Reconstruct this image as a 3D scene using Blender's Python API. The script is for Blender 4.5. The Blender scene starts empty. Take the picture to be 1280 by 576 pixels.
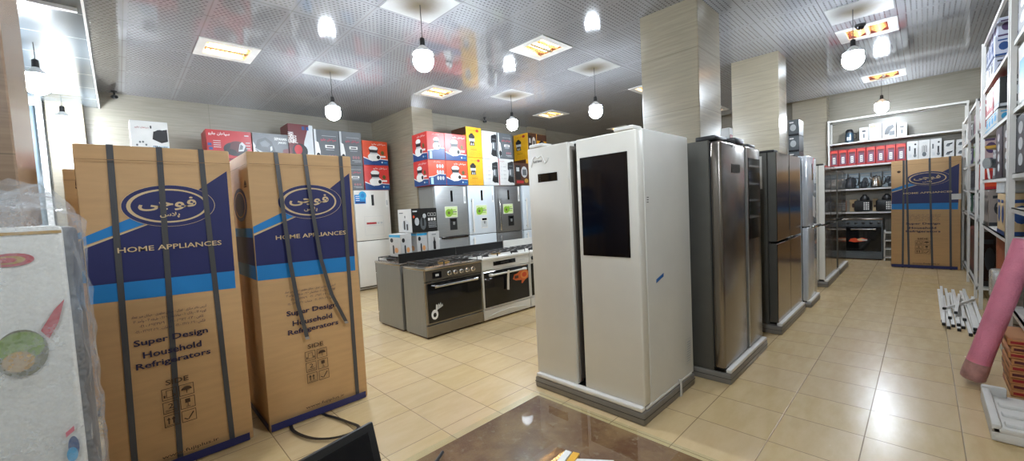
import bpy, bmesh, math, random
from mathutils import Vector, Matrix
random.seed(7)
S = bpy.context.scene
COL = S.collection
PI = math.pi

# ------------------------------------------------------------------ colours
def lin(c):
    return c / 12.92 if c <= 0.04045 else ((c + 0.055) / 1.055) ** 2.4
def hexc(h):
    return tuple(lin(int(h[i:i + 2], 16) / 255) for i in (0, 2, 4)) + (1,)

MATS = {}
def mat(name, h, rough=0.5, metal=0.0, vary=0.06, scale=6.0, bump=0.0, bscale=80.0, stretch=(1, 1, 1), spec=0.5, coat=0.0):
    """procedural Principled: base colour mottled by noise, optional bump"""
    if name in MATS:
        return MATS[name]
    m = bpy.data.materials.new(name)
    m.use_nodes = True
    nt = m.node_tree
    b = nt.nodes['Principled BSDF']
    c = hexc(h)
    tc = nt.nodes.new('ShaderNodeTexCoord')
    mp = nt.nodes.new('ShaderNodeMapping')
    mp.inputs['Scale'].default_value = stretch
    nt.links.new(tc.outputs['Object'], mp.inputs[0])
    n = nt.nodes.new('ShaderNodeTexNoise')
    n.inputs['Scale'].default_value = scale
    n.inputs['Detail'].default_value = 3
    nt.links.new(mp.outputs[0], n.inputs['Vector'])
    r = nt.nodes.new('ShaderNodeValToRGB')
    r.color_ramp.elements[0].position = 0.3
    r.color_ramp.elements[1].position = 0.7
    r.color_ramp.elements[0].color = tuple(x * (1 - vary) for x in c[:3]) + (1,)
    r.color_ramp.elements[1].color = tuple(min(1, x * (1 + vary)) for x in c[:3]) + (1,)
    nt.links.new(n.outputs['Fac'], r.inputs[0])
    nt.links.new(r.outputs[0], b.inputs['Base Color'])
    b.inputs['Roughness'].default_value = rough
    b.inputs['Metallic'].default_value = metal
    b.inputs['Specular IOR Level'].default_value = spec
    b.inputs['Coat Weight'].default_value = coat
    if bump:
        n2 = nt.nodes.new('ShaderNodeTexNoise')
        n2.inputs['Scale'].default_value = bscale
        n2.inputs['Detail'].default_value = 2
        nt.links.new(mp.outputs[0], n2.inputs['Vector'])
        bp = nt.nodes.new('ShaderNodeBump')
        bp.inputs['Strength'].default_value = bump
        bp.inputs['Distance'].default_value = 0.01
        nt.links.new(n2.outputs['Fac'], bp.inputs['Height'])
        nt.links.new(bp.outputs[0], b.inputs['Normal'])
    MATS[name] = m
    return m

def emis(name, h, strength):
    if name in MATS:
        return MATS[name]
    m = bpy.data.materials.new(name)
    m.use_nodes = True
    nt = m.node_tree
    b = nt.nodes['Principled BSDF']
    b.inputs['Base Color'].default_value = hexc(h)
    b.inputs['Emission Color'].default_value = hexc(h)
    b.inputs['Emission Strength'].default_value = strength
    MATS[name] = m
    return m

class N:
    """small node helper"""
    def __init__(s, m):
        s.t = m.node_tree
    def new(s, t, **k):
        n = s.t.nodes.new(t)
        for a, v in k.items():
            setattr(n, a, v)
        return n
    def val(s, v, sock):
        if isinstance(v, (int, float)):
            sock.default_value = v
        else:
            s.t.links.new(v, sock)
    def math(s, op, a, b=0.0, c=0.0):
        n = s.new('ShaderNodeMath', operation=op)
        s.val(a, n.inputs[0]); s.val(b, n.inputs[1]); s.val(c, n.inputs[2])
        return n.outputs[0]
    def mix(s, f, a, b):
        n = s.new('ShaderNodeMix', data_type='RGBA')
        s.val(f, n.inputs['Factor'])
        for v, k in ((a, 6), (b, 7)):
            if isinstance(v, tuple):
                n.inputs[k].default_value = v
            else:
                s.t.links.new(v, n.inputs[k])
        return n.outputs[2]
    def noise(s, vec, scale, detail=3, rough=0.5):
        n = s.new('ShaderNodeTexNoise')
        n.inputs['Scale'].default_value = scale
        n.inputs['Detail'].default_value = detail
        n.inputs['Roughness'].default_value = rough
        s.t.links.new(vec, n.inputs['Vector'])
        return n.outputs['Fac']
    def scaled(s, vec, sc):
        n = s.new('ShaderNodeMapping')
        n.inputs['Scale'].default_value = sc
        s.t.links.new(vec, n.inputs[0])
        return n.outputs[0]
    def smooth(s, x, a, b):
        n = s.new('ShaderNodeMapRange', interpolation_type='SMOOTHSTEP')
        s.val(x, n.inputs[0])
        n.inputs[1].default_value = a; n.inputs[2].default_value = b
        return n.outputs[0]

def newmat(name):
    m = bpy.data.materials.new(name)
    m.use_nodes = True
    MATS[name] = m
    return m, N(m), m.node_tree.nodes['Principled BSDF']

def gridline(h, x, off, step, half):
    """1 on a line every `step` (offset off), of half width `half`"""
    f = h.math('FRACT', h.math('DIVIDE', h.math('SUBTRACT', x, off), step))
    d = h.math('MULTIPLY', h.math('MINIMUM', f, h.math('SUBTRACT', 1.0, f)), step)
    return h.math('SUBTRACT', 1.0, h.smooth(d, half * 0.5, half * 1.3))

def floor_mat():
    m, h, b = newmat('beige floor tile')
    tc = h.new('ShaderNodeTexCoord').outputs['Object']
    sx = h.new('ShaderNodeSeparateXYZ'); h.t.links.new(tc, sx.inputs[0])
    x, y = sx.outputs[0], sx.outputs[1]
    P = 0.4025
    line = h.math('MAXIMUM', gridline(h, x, 1.443, P, 0.0028), gridline(h, y, 0.242, P, 0.0028))
    ix = h.math('FLOOR', h.math('DIVIDE', h.math('SUBTRACT', x, 1.443), P))
    iy = h.math('FLOOR', h.math('DIVIDE', h.math('SUBTRACT', y, 0.242), P))
    cb = h.new('ShaderNodeCombineXYZ'); h.t.links.new(ix, cb.inputs[0]); h.t.links.new(iy, cb.inputs[1])
    wn = h.new('ShaderNodeTexWhiteNoise'); wn.noise_dimensions = '3D'
    h.t.links.new(cb.outputs[0], wn.inputs['Vector'])
    # each tile shifts its own cloud pattern
    va = h.new('ShaderNodeVectorMath', operation='MULTIPLY_ADD')
    h.t.links.new(wn.outputs['Color'], va.inputs[0]); va.inputs[1].default_value = (20, 20, 20); h.t.links.new(tc, va.inputs[2])
    cloud = h.noise(h.scaled(va.outputs[0], (1, 3.2, 1)), 4.0, 5, 0.6)
    fine = h.noise(tc, 60, 2)
    c = h.mix(h.smooth(cloud, 0.25, 0.75), hexc('cab07e'), hexc('d6be8f'))
    c = h.mix(h.math('MULTIPLY', wn.outputs['Value'], 0.45), c, hexc('cfb795'))
    c = h.mix(h.math('MULTIPLY', fine, 0.05), c, hexc('b89a70'))
    c = h.mix(h.math('MULTIPLY', line, 0.75), c, hexc('6e5a40'))
    h.t.links.new(c, b.inputs['Base Color'])
    h.t.links.new(h.math('MULTIPLY_ADD', cloud, 0.10, 0.20), b.inputs['Roughness'])
    bp = h.new('ShaderNodeBump'); bp.invert = True
    bp.inputs['Strength'].default_value = 0.25; bp.inputs['Distance'].default_value = 0.004
    h.t.links.new(line, bp.inputs['Height']); h.t.links.new(bp.outputs[0], b.inputs['Normal'])
    return m

def ceil_mat(name, ox, px, oy, py, base, perf=True, rough=0.07):
    m, h, b = newmat(name)
    tc = h.new('ShaderNodeTexCoord').outputs['Object']
    sx = h.new('ShaderNodeSeparateXYZ'); h.t.links.new(tc, sx.inputs[0])
    x, y = sx.outputs[0], sx.outputs[1]
    lx = gridline(h, x, ox, px, 0.006) if px else None
    ly = gridline(h, y, oy, py, 0.004)
    cloud = h.noise(tc, 1.6, 3)
    c = h.mix(cloud, hexc(base), tuple(v * 0.9 for v in hexc(base)[:3]) + (1,))
    if perf:
        # rows of small punched slots, leaving each tile's rim plain
        fx = h.math('FRACT', h.math('DIVIDE', h.math('SUBTRACT', x, ox), px))
        fy = h.math('FRACT', h.math('DIVIDE', h.math('SUBTRACT', y, oy), py))
        rim = h.math('MINIMUM', h.math('MINIMUM', fx, h.math('SUBTRACT', 1.0, fx)), h.math('MINIMUM', fy, h.math('SUBTRACT', 1.0, fy)))
        ins = h.math('GREATER_THAN', rim, 0.055)
        st = 0.044
        u = h.math('DIVIDE', h.math('ADD', x, h.math('MULTIPLY', y, 0.5)), st)
        v = h.math('DIVIDE', y, st)
        du = h.math('ABSOLUTE', h.math('SUBTRACT', h.math('FRACT', u), 0.5))
        dv = h.math('ABSOLUTE', h.math('SUBTRACT', h.math('FRACT', v), 0.5))
        slot = h.math('MULTIPLY', h.math('LESS_THAN', du, 0.25), h.math('LESS_THAN', dv, 0.14))
        c = h.mix(h.math('MULTIPLY', h.math('MULTIPLY', slot, ins), 0.8), c, hexc('2e2c2a'))
        c = h.mix(h.math('MULTIPLY', lx, 0.55), c, hexc('7d7a78'))
        c = h.mix(h.math('MULTIPLY', ly, 0.8), c, hexc('3d3a38'))
    else:
        c = h.mix(h.math('MULTIPLY', ly, 0.6), c, hexc('e8eef2'))
    h.t.links.new(c, b.inputs['Base Color'])
    b.inputs['Roughness'].default_value = rough
    b.inputs['Specular IOR Level'].default_value = 0.8
    bp = h.new('ShaderNodeBump')
    bp.inputs['Strength'].default_value = 0.03; bp.inputs['Distance'].default_value = 0.01
    h.t.links.new(h.noise(tc, 7, 1), bp.inputs['Height']); h.t.links.new(bp.outputs[0], b.inputs['Normal'])
    return m

def wall_mat(name, ca, cb_, uo=0.0, ustep=1.2, zo=0.0, rough=0.3):
    m, h, b = newmat(name)
    tc = h.new('ShaderNodeTexCoord').outputs['Object']
    sx = h.new('ShaderNodeSeparateXYZ'); h.t.links.new(tc, sx.inputs[0])
    u = h.math('ADD', sx.outputs[0], sx.outputs[1])
    z = sx.outputs[2]
    line = h.math('MAXIMUM', gridline(h, u, uo, ustep, 0.003), gridline(h, z, zo, 0.6, 0.003))
    cv = h.new('ShaderNodeCombineXYZ'); h.t.links.new(u, cv.inputs[0]); h.t.links.new(z, cv.inputs[2])
    streak = h.noise(h.scaled(cv.outputs[0], (0.9, 1, 16)), 2.4, 6, 0.62)
    c = h.mix(h.smooth(streak, 0.28, 0.74), hexc(ca), hexc(cb_))
    c = h.mix(h.math('MULTIPLY', line, 0.55), c, hexc('5a5142'))
    h.t.links.new(c, b.inputs['Base Color'])
    b.inputs['Roughness'].default_value = rough
    return m

def wrap_mat(name, tint, alpha, scale=55, rough=0.12):
    """bubble film: partly see-through, glossy, dimpled"""
    m, h, b = newmat(name)
    tc = h.new('ShaderNodeTexCoord').outputs['Object']
    vo = h.new('ShaderNodeTexVoronoi'); vo.inputs['Scale'].default_value = scale
    h.t.links.new(tc, vo.inputs['Vector'])
    wr = h.noise(tc, 7, 4)
    hs = h.math('ADD', h.math('MULTIPLY', vo.outputs['Distance'], 0.6), h.math('MULTIPLY', wr, 1.2))
    bp = h.new('ShaderNodeBump'); bp.inputs['Strength'].default_value = 0.5; bp.inputs['Distance'].default_value = 0.006
    h.t.links.new(hs, bp.inputs['Height'])
    b.inputs['Base Color'].default_value = hexc(tint)
    b.inputs['Roughness'].default_value = rough
    h.t.links.new(bp.outputs[0], b.inputs['Normal'])
    h.t.links.new(h.math('MULTIPLY_ADD', h.smooth(vo.outputs['Distance'], 0.2, 0.65), 0.10, h.math('MULTIPLY_ADD', h.smooth(wr, 0.40, 0.75), 0.16, alpha)), b.inputs['Alpha'])
    return m

# ------------------------------------------------------------------ mesh builder
_TXT = {}
def text_geo(s, bold=0.0):
    k = (s, bold)
    if k not in _TXT:
        c = bpy.data.curves.new('tmp', 'FONT')
        c.body = s
        c.resolution_u = 2
        c.offset = bold
        o = bpy.data.objects.new('tmp', c)
        COL.objects.link(o)
        dg = bpy.context.evaluated_depsgraph_get()
        me = bpy.data.meshes.new_from_object(o.evaluated_get(dg))
        vs = [(v.co.x, v.co.y) for v in me.vertices]
        fs = [tuple(p.vertices) for p in me.polygons]
        bpy.data.objects.remove(o); bpy.data.curves.remove(c); bpy.data.meshes.remove(me)
        x0 = min(v[0] for v in vs); x1 = max(v[0] for v in vs)
        y0 = min(v[1] for v in vs); y1 = max(v[1] for v in vs)
        _TXT[k] = ([((x - x0) / (x1 - x0), (y - y0) / (y1 - y0)) for x, y in vs], fs, (x1 - x0) / (y1 - y0))
    return _TXT[k]

_AR = {'ا': 'ﺍ ﺎ', 'آ': 'ﺁ ﺂ', 'د': 'ﺩ ﺪ', 'ر': 'ﺭ ﺮ', 'ز': 'ﺯ ﺰ', 'و': 'ﻭ ﻮ',
       'ب': 'ﺏ ﺑ ﺒ ﺐ', 'پ': 'ﭖ ﭘ ﭙ ﭗ', 'ت': 'ﺕ ﺗ ﺘ ﺖ', 'ج': 'ﺝ ﺟ ﺠ ﺞ', 'چ': 'ﭺ ﭼ ﭽ ﭻ', 'ح': 'ﺡ ﺣ ﺤ ﺢ', 'خ': 'ﺥ ﺧ ﺨ ﺦ',
       'س': 'ﺱ ﺳ ﺴ ﺲ', 'ش': 'ﺵ ﺷ ﺸ ﺶ', 'ط': 'ﻁ ﻃ ﻄ ﻂ', 'ع': 'ﻉ ﻋ ﻌ ﻊ', 'ف': 'ﻑ ﻓ ﻔ ﻒ', 'ق': 'ﻕ ﻗ ﻘ ﻖ', 'ک': 'ﮎ ﮐ ﮑ ﮏ',
       'ل': 'ﻝ ﻟ ﻠ ﻞ', 'م': 'ﻡ ﻣ ﻤ ﻢ', 'ن': 'ﻥ ﻧ ﻨ ﻦ', 'ه': 'ﻩ ﻫ ﻬ ﻪ', 'ی': 'ﯼ ﯾ ﯿ ﯽ'}
def ar(s):
    """joined letter forms in visual order"""
    out = []
    i = 0
    joins = lambda ch: ch in _AR and len(_AR[ch].split()) == 4
    while i < len(s):
        ch = s[i]
        if ch in _AR:
            f = _AR[ch].split()
            prev = i > 0 and joins(s[i - 1])
            if ch == 'ل' and i + 1 < len(s) and s[i + 1] == 'ا':
                out.append('ﻼ' if prev else 'ﻻ'); i += 2; continue
            nxt = i + 1 < len(s) and s[i + 1] in _AR
            if len(f) == 2:
                out.append(f[1] if prev else f[0])
            else:
                out.append(f[2] if prev and nxt else f[3] if prev else f[1] if nxt else f[0])
            i += 1
        elif ch.isdigit():
            j = i
            while j < len(s) and s[j].isdigit():
                j += 1
            out.append(s[i:j]); i = j
        else:
            out.append(ch); i += 1
    return ''.join(reversed(out))

class MB:
    def __init__(s):
        s.v = []; s.f = []; s.m = []; s.mats = []; s.T = None; s.flat = set()
    def mi(s, m):
        if m not in s.mats:
            s.mats.append(m)
        return s.mats.index(m)
    def add(s, vs, fs, m):
        b = len(s.v); k = s.mi(m)
        if s.T is not None:
            vs = [tuple(s.T @ Vector(p)) for p in vs]
        s.v.extend(tuple(p) for p in vs)
        for f in fs:
            s.f.append(tuple(b + i for i in f)); s.m.append(k)
        return s
    def box(s, x0, x1, y0, y1, z0, z1, m):
        vs = [(x, y, z) for z in (z0, z1) for y in (y0, y1) for x in (x0, x1)]
        return s.add(vs, [(0, 2, 3, 1), (4, 5, 7, 6), (0, 1, 5, 4), (2, 6, 7, 3), (0, 4, 6, 2), (1, 3, 7, 5)], m)
    def rbox(s, x0, x1, y0, y1, z0, z1, m, r=0.01, seg=2):
        bm = bmesh.new()
        bmesh.ops.create_cube(bm, size=1)
        for v in bm.verts:
            v.co = Vector(((x0 + x1) / 2 + v.co.x * (x1 - x0), (y0 + y1) / 2 + v.co.y * (y1 - y0), (z0 + z1) / 2 + v.co.z * (z1 - z0)))
        r = min(r, abs(x1 - x0) * 0.45, abs(y1 - y0) * 0.45, abs(z1 - z0) * 0.45)
        bmesh.ops.bevel(bm, geom=list(bm.edges), offset=r, segments=seg, profile=0.5, affect='EDGES')
        bm.verts.index_update()
        bm.normal_update()
        b = len(s.f)
        s.flat.update(b + i for i, f in enumerate(bm.faces) if max(abs(c) for c in f.normal) > 0.9999)
        s.add([v.co[:] for v in bm.verts], [[v.index for v in f.verts] for f in bm.faces], m)
        bm.free()
        return s
    def tube(s, pts, r, m, seg=8, cap=True):
        pts = [Vector(p) for p in pts]
        rs = r if isinstance(r, (list, tuple)) else [r] * len(pts)
        vs = []; fs = []
        up = Vector((0, 0, 1))
        d0 = (pts[1] - pts[0]).normalized()
        if abs(d0.z) > 0.95:
            up = Vector((1, 0, 0))
        for i, p in enumerate(pts):
            d = (pts[min(i + 1, len(pts) - 1)] - pts[max(i - 1, 0)]).normalized()
            a = d.cross(up).normalized(); b = a.cross(d).normalized()
            for k in range(seg):
                t = 2 * PI * k / seg
                vs.append(p + (a * math.cos(t) + b * math.sin(t)) * rs[i])
        for i in range(len(pts) - 1):
            for k in range(seg):
                k2 = (k + 1) % seg
                fs.append((i * seg + k, (i + 1) * seg + k, (i + 1) * seg + k2, i * seg + k2))
        if cap:
            fs.append(tuple(range(seg))); fs.append(tuple(reversed(range((len(pts) - 1) * seg, len(pts) * seg))))
        return s.add(vs, fs, m)
    def lathe(s, prof, m, c=(0, 0, 0), seg=20):
        vs = []; fs = []
        for r, z in prof:
            for k in range(seg):
                t = 2 * PI * k / seg
                vs.append((c[0] + r * math.cos(t), c[1] + r * math.sin(t), c[2] + z))
        for i in range(len(prof) - 1):
            for k in range(seg):
                k2 = (k + 1) % seg
                fs.append((i * seg + k, i * seg + k2, (i + 1) * seg + k2, (i + 1) * seg + k))
        fs.append(tuple(reversed(range(seg)))); fs.append(tuple(range((len(prof) - 1) * seg, len(prof) * seg)))
        return s.add(vs, fs, m)
    def ribbon(s, pts, w, t, m):
        """flat strap: pts with width vector w and thickness t along each point's normal (pts: (p, n))"""
        vs = []; fs = []
        w = Vector(w)
        for p, n in pts:
            p = Vector(p); n = Vector(n)
            vs += [p - w / 2, p + w / 2, p + w / 2 + n * t, p - w / 2 + n * t]
        for i in range(len(pts) - 1):
            a = i * 4; b = a + 4
            for k in range(4):
                k2 = (k + 1) % 4
                fs.append((a + k, a + k2, b + k2, b + k))
        fs += [(3, 2, 1, 0), (len(vs) - 4, len(vs) - 3, len(vs) - 2, len(vs) - 1)]
        return s.add(vs, fs, m)
    def build(s, name, parent=None, smooth=True):
        me = bpy.data.meshes.new(name)
        me.from_pydata(s.v, [], s.f)
        for m in s.mats:
            me.materials.append(m)
        me.polygons.foreach_set('material_index', s.m)
        if smooth:
            me.polygons.foreach_set('use_smooth', [i not in s.flat for i in range(len(s.f))])
            me.set_sharp_from_angle(angle=math.radians(32))
        me.update()
        o = bpy.data.objects.new(name, me)
        COL.objects.link(o)
        if parent is not None:
            o.parent = parent
        return o

class Face:
    """a printable side: bottom-left corner O, edge vectors U and V, outward normal"""
    def __init__(s, mb, O, U, V):
        s.mb = mb; s.O = Vector(O); s.U = Vector(U); s.V = Vector(V)
        s.n = s.U.cross(s.V).normalized(); s.k = 0
        s.w = s.U.length; s.h = s.V.length
    def at(s, u, v, lift=0.0):
        return s.O + s.U * u + s.V * v + s.n * (lift or 0.0006 * s.k)
    def poly(s, pts, m):
        s.k += 1
        s.mb.add([s.at(u, v) for u, v in pts], [tuple(range(len(pts)))], m)
    def rect(s, u0, v0, u1, v1, m):
        s.poly([(u0, v0), (u1, v0), (u1, v1), (u0, v1)], m)
    def frame(s, u0, v0, u1, v1, t, m):
        tu = t / s.w; tv = t / s.h
        s.k += 1; k = s.k
        for q in ((u0, v0, u1, v0 + tv), (u0, v1 - tv, u1, v1), (u0, v0, u0 + tu, v1), (u1 - tu, v0, u1, v1)):
            s.k = k - 1; s.rect(*q, m)
    def ell(s, u, v, ru, rv, m, n=28, a0=0, a1=360):
        pts = [(u + ru * math.cos(math.radians(a0 + (a1 - a0) * i / n)), v + rv * math.sin(math.radians(a0 + (a1 - a0) * i / n))) for i in range(n if a1 - a0 == 360 else n + 1)]
        s.poly(pts, m)
    def text(s, t, u0, v0, m, w=None, h=None, bold=0.0, slant=0.0, rot=False):
        """fit text: bottom-left (u0,v0); w and/or h in face fractions"""
        vs, fs, asp = text_geo(t, bold)
        if w is None:
            w = h * s.h * asp / s.w
        if h is None:
            h = w * s.w / asp / s.h
        s.k += 1
        if rot:
            s.mb.add([s.at(u0 - h * y * s.h / s.w, v0 + w * x * s.w / s.h) for x, y in vs], fs, m)
        else:
            s.mb.add([s.at(u0 + w * (x + slant * y), v0 + h * y) for x, y in vs], fs, m)

def front(mb, x0, x1, y, z0, z1):      # side looking towards -Y
    return Face(mb, (x0, y, z0), (x1 - x0, 0, 0), (0, 0, z1 - z0))
def leftside(mb, x, y0, y1, z0, z1):   # side looking towards -X (its left edge is the far one)
    return Face(mb, (x, y1, z0), (0, y0 - y1, 0), (0, 0, z1 - z0))

# ------------------------------------------------------------------ things
def tag(o, label, cat, group=None):
    o['label'] = label; o['category'] = cat
    if group:
        o['group'] = group
    return o
def thing(name, label, cat, loc=(0, 0, 0), rz=0.0, group=None):
    o = bpy.data.objects.new(name, None)
    COL.objects.link(o)
    o.empty_display_size = 0.1
    o.location = loc; o.rotation_euler = (0, 0, rz)
    return tag(o, label, cat, group)
def struct(name, mb, smooth=False):
    o = mb.build(name, smooth=smooth)
    o['kind'] = 'structure'
    return o
def dup(root, loc, label, group=None, rz=None):
    r = root.copy(); COL.objects.link(r); r.location = loc; r['label'] = label
    if rz is not None:
        r.rotation_euler = (0, 0, rz)
    if group:
        r['group'] = group
    for ch in list(root.children):
        c = ch.copy(); COL.objects.link(c); c.parent = r
        for g in list(ch.children):
            d = g.copy(); COL.objects.link(d); d.parent = c
    return r

# ------------------------------------------------------------------ materials
FLOOR = floor_mat()
CEIL = ceil_mat('perforated ceiling tile', 1.38, 0.6, 0.225, 0.59, '9a9b9f')
LOWC = ceil_mat('plain ceiling plank', 0, 0, 4.93, 0.62, '6b7378', perf=False, rough=0.16)
WALL = wall_mat('streaked beige wall tile', '878173', '969083', uo=9.83, ustep=2.4)
PILL = wall_mat('streaked beige pillar tile', '877e6c', '968d79', uo=5.0, ustep=40, rough=0.22)
WHITE_METAL = mat('white painted steel', 'd8d6d0', 0.35)
WHITE_TRIM = mat('white trim', 'dcdcda', 0.4)
BLACK = mat('black plastic', '141414', 0.4)
BLACK_GLASS = mat('black glass', '0a0b0e', 0.06, vary=0.02)
CHROME = mat('bright chrome', 'd8d8d6', 0.15, 1.0)
GREY_PLASTIC = mat('grey plastic film', '77736d', 0.3, bump=0.25, bscale=18)
FOAM = mat('white packing foam', 'dad8d2', 0.75, bump=0.15, bscale=120)
WHITE_PAINT = mat('white appliance enamel', 'd6d5ce', 0.3, vary=0.02)
WARM_WHITE = mat('warm white enamel', 'd6d3c9', 0.32, vary=0.02)
BLUE_WHITE = mat('bluish white enamel', 'c9d2d8', 0.28, vary=0.02)
SILVER = mat('silver painted steel', '9a9d9c', 0.32, 0.55, stretch=(1, 1, 30), scale=3)
DARK_SILVER = mat('dark silver painted steel', '7f8080', 0.3, 0.6, stretch=(1, 1, 30), scale=3)
BRUSHED = mat('brushed steel', '8d8983', 0.22, 0.9, stretch=(40, 40, 1), scale=3, vary=0.05)
BODY_GREY = mat('grey coated side', '8a8a86', 0.38, 0.45, stretch=(30, 30, 1), scale=3)
MIRROR_BRONZE = mat('polished bronze steel', '978a7c', 0.16, 1.0, vary=0.03)
SMOKED = mat('dark smoked steel', '4a4542', 0.14, 0.9)
KRAFT = mat('brown cardboard', 'cba474', 0.65, bump=0.06, bscale=40, stretch=(1, 1, 8), scale=4, vary=0.05)
KRAFT_DK = mat('brown cardboard crease', '8e6a40', 0.7)
NAVY = mat('navy ink', '23285e', 0.5, vary=0.04)
SKY = mat('light blue ink', '1b7fc4', 0.5, vary=0.04)
INK = mat('dark blue ink', '222044', 0.6)
BROWN_INK = mat('brown ink', '4a3320', 0.6)
CREAM_INK = mat('cream ink', 'd9bf93', 0.6)
STRAP = mat('grey plastic strap', '4a4a4c', 0.45, stretch=(60, 60, 1), scale=8, vary=0.15)
STRAP_END = mat('pale strap end', '9a968f', 0.5)
RED = mat('red carton', 'a32529', 0.4); RED_DK = mat('dark red carton', '5d2326', 0.4)
GREY_CARTON = mat('grey carton', '5b6063', 0.4); PALE = mat('pale grey print', 'b9bdbe', 0.4)
DKGREY = mat('charcoal print', '1d1f22', 0.4); WHITE_INK = mat('white print', 'e2e2de', 0.45)
ORANGE = mat('orange red carton', 'cf4a25', 0.38); BLUE = mat('royal blue print', '1b4178', 0.38)
CORAL = mat('coral red carton', 'c83a34', 0.38)
YELLOW = mat('yellow carton', 'd9a21c', 0.38); GREENISH = mat('leaf green print', '7fae2a', 0.45)
PINK_INK = mat('pink red print', 'd2405a', 0.45); GOLD = mat('gold print', 'b08a3c', 0.35)
WHITE_CARTON = mat('white carton', 'c6c6c3', 0.42); WHITE_CARTON_DK = mat('white carton side', 'b8b4ae', 0.45)
TAN_CARTON = mat('tan carton', 'c2a67c', 0.6); BROWN_DK = mat('brown print', '4a2c1c', 0.45)
CYAN = mat('cyan print', '2e9fd0', 0.45); PURPLE = mat('purple print', '4a3558', 0.45)
SCREEN_OFF = mat('dark screen', '070a12', 0.08, vary=0.3, scale=2)

# ------------------------------------------------------------------ the setting
ZC = 3.5; ZL = 3.25; XS = -0.07
mb = MB(); mb.box(-4, 11.7, -1.0, 8.58, -0.1, 0, FLOOR); struct('floor', mb)
FIX = [(1.08, 5.83), (4.08, 3.475), (4.08, 5.83), (7.08, 0.52), (10.08, 0.52), (7.08, 5.83), (7.08, 3.475), (10.08, 5.83), (4.08, 0.52), (1.08, 3.475), (1.08, 0.52), (10.08, 3.475)]
cells = {(round((x - 1.38 + 0.3) / 0.6), round((y - 0.225 - 0.295) / 0.59)) for x, y in FIX}
mb = MB()
for i in range(-2, 17):
    x0 = max(XS, 1.38 + 0.6 * (i - 1)); x1 = min(11.75, 1.38 + 0.6 * i)
    if x1 <= x0:
        continue
    for j in range(-3, 15):
        y0 = max(-1.0, 0.225 + 0.59 * j); y1 = min(8.6, 0.225 + 0.59 * (j + 1))
        if y1 <= y0 or (i, j) in cells:
            continue
        mb.add([(x0, y0, ZC), (x0, y1, ZC), (x1, y1, ZC), (x1, y0, ZC)], [(0, 1, 2, 3)], CEIL)
mb.box(-4.1, 11.9, -1.1, 8.8, 3.72, 3.8, WHITE_TRIM)
struct('ceiling', mb)
mb = MB(); mb.box(-4, XS, -1.0, 8.58, ZL, ZL + 0.04, LOWC)
mb.box(XS - 0.02, XS, -1.0, 8.58, ZL + 0.04, 3.72, LOWC)
mb.box(XS - 0.012, XS + 0.004, -1.0, 8.58, ZL - 0.008, ZL + 0.01, WHITE_TRIM)
struct('ceiling_lowered', mb)
mb = MB(); mb.box(-3.9, XS - 0.04, 4.84, 4.92, ZL - 0.008, ZL, BLACK); mb.box(-3.9, XS - 0.04, 4.80, 4.84, ZL - 0.03, ZL, WHITE_TRIM)
struct('trim_1', mb)
mb = MB(); mb.box(-4, 4.2, 8.58, 8.75, 0, 3.72, WALL); struct('wall_left', mb)
mb = MB(); mb.box(4.64, 11.75, 7.1, 7.25, 0, 3.72, WALL); struct('wall_rear_left', mb)
mb = MB(); mb.box(11.7, 11.85, -1.1, 7.2, 0, 3.72, WALL); struct('wall_back', mb)
mb = MB(); mb.box(-4.1, 11.8, -1.15, -1.0, 0, 3.72, WALL); struct('wall_right', mb)
mb = MB(); mb.box(-4.15, -4.0, -1.1, 8.7, 0, 3.72, WALL); struct('wall_front', mb)
def pillar(x0, x1, y0, y1):
    mb = MB(); mb.rbox(x0, x1, y0, y1, -0.02, 3.6, PILL, 0.006, 1)
    o = struct('pillar', mb); return o
pillar(4.175, 4.64, 6.87, 8.7)
pillar(7.6, 8.25, 7.0, 7.2)
pillar(4.34, 4.97, 1.61, 2.235)
pillar(6.9, 7.36, 1.46, 2.08)
pillar(11.35, 11.8, 1.51, 2.15)
PILL = wall_mat('pillar tile with warm light tint', '8f7660', 'a0876e', uo=5.0, ustep=40, rough=0.22)  # tan tint paints warm lamplight into the far left pillar's colour
pillar(-0.9, -0.3, 2.79, 3.42)
PILL = MATS['streaked beige pillar tile']
pillar(-0.6, -0.24, 8.4, 8.65)
# glazed screen left of the far pilaster
mb = MB()
GLASSY = mat('pale glazing', '77878f', 0.08, vary=0.1, scale=1.5)
mb.box(-1.9, -0.68, 8.53, 8.56, 0, 3.2, GLASSY)
for x in (-0.66, -1.3):
    mb.box(x - 0.03, x + 0.03, 8.47, 8.58, 0, 3.25, WHITE_TRIM)
mb.box(-1.9, -0.63, 8.48, 8.58, 3.19, 3.25, WHITE_TRIM)
struct('window_1', mb)
# plain stained ceiling panels that the pendant cords come out of
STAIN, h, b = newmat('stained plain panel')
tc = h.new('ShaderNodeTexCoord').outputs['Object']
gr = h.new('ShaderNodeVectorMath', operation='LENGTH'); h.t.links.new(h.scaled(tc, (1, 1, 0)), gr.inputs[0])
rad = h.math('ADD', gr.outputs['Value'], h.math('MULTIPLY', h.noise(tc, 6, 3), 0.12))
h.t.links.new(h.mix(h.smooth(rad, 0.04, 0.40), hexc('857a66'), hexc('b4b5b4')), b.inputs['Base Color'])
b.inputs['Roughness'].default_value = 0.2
n_trim = 2
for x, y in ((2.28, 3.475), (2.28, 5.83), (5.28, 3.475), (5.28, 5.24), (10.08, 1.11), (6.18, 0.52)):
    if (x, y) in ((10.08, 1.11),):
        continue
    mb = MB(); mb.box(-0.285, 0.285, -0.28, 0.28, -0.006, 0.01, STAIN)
    o = struct('trim_%d' % n_trim, mb); o.location = (x, y, ZC); n_trim += 1

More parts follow.
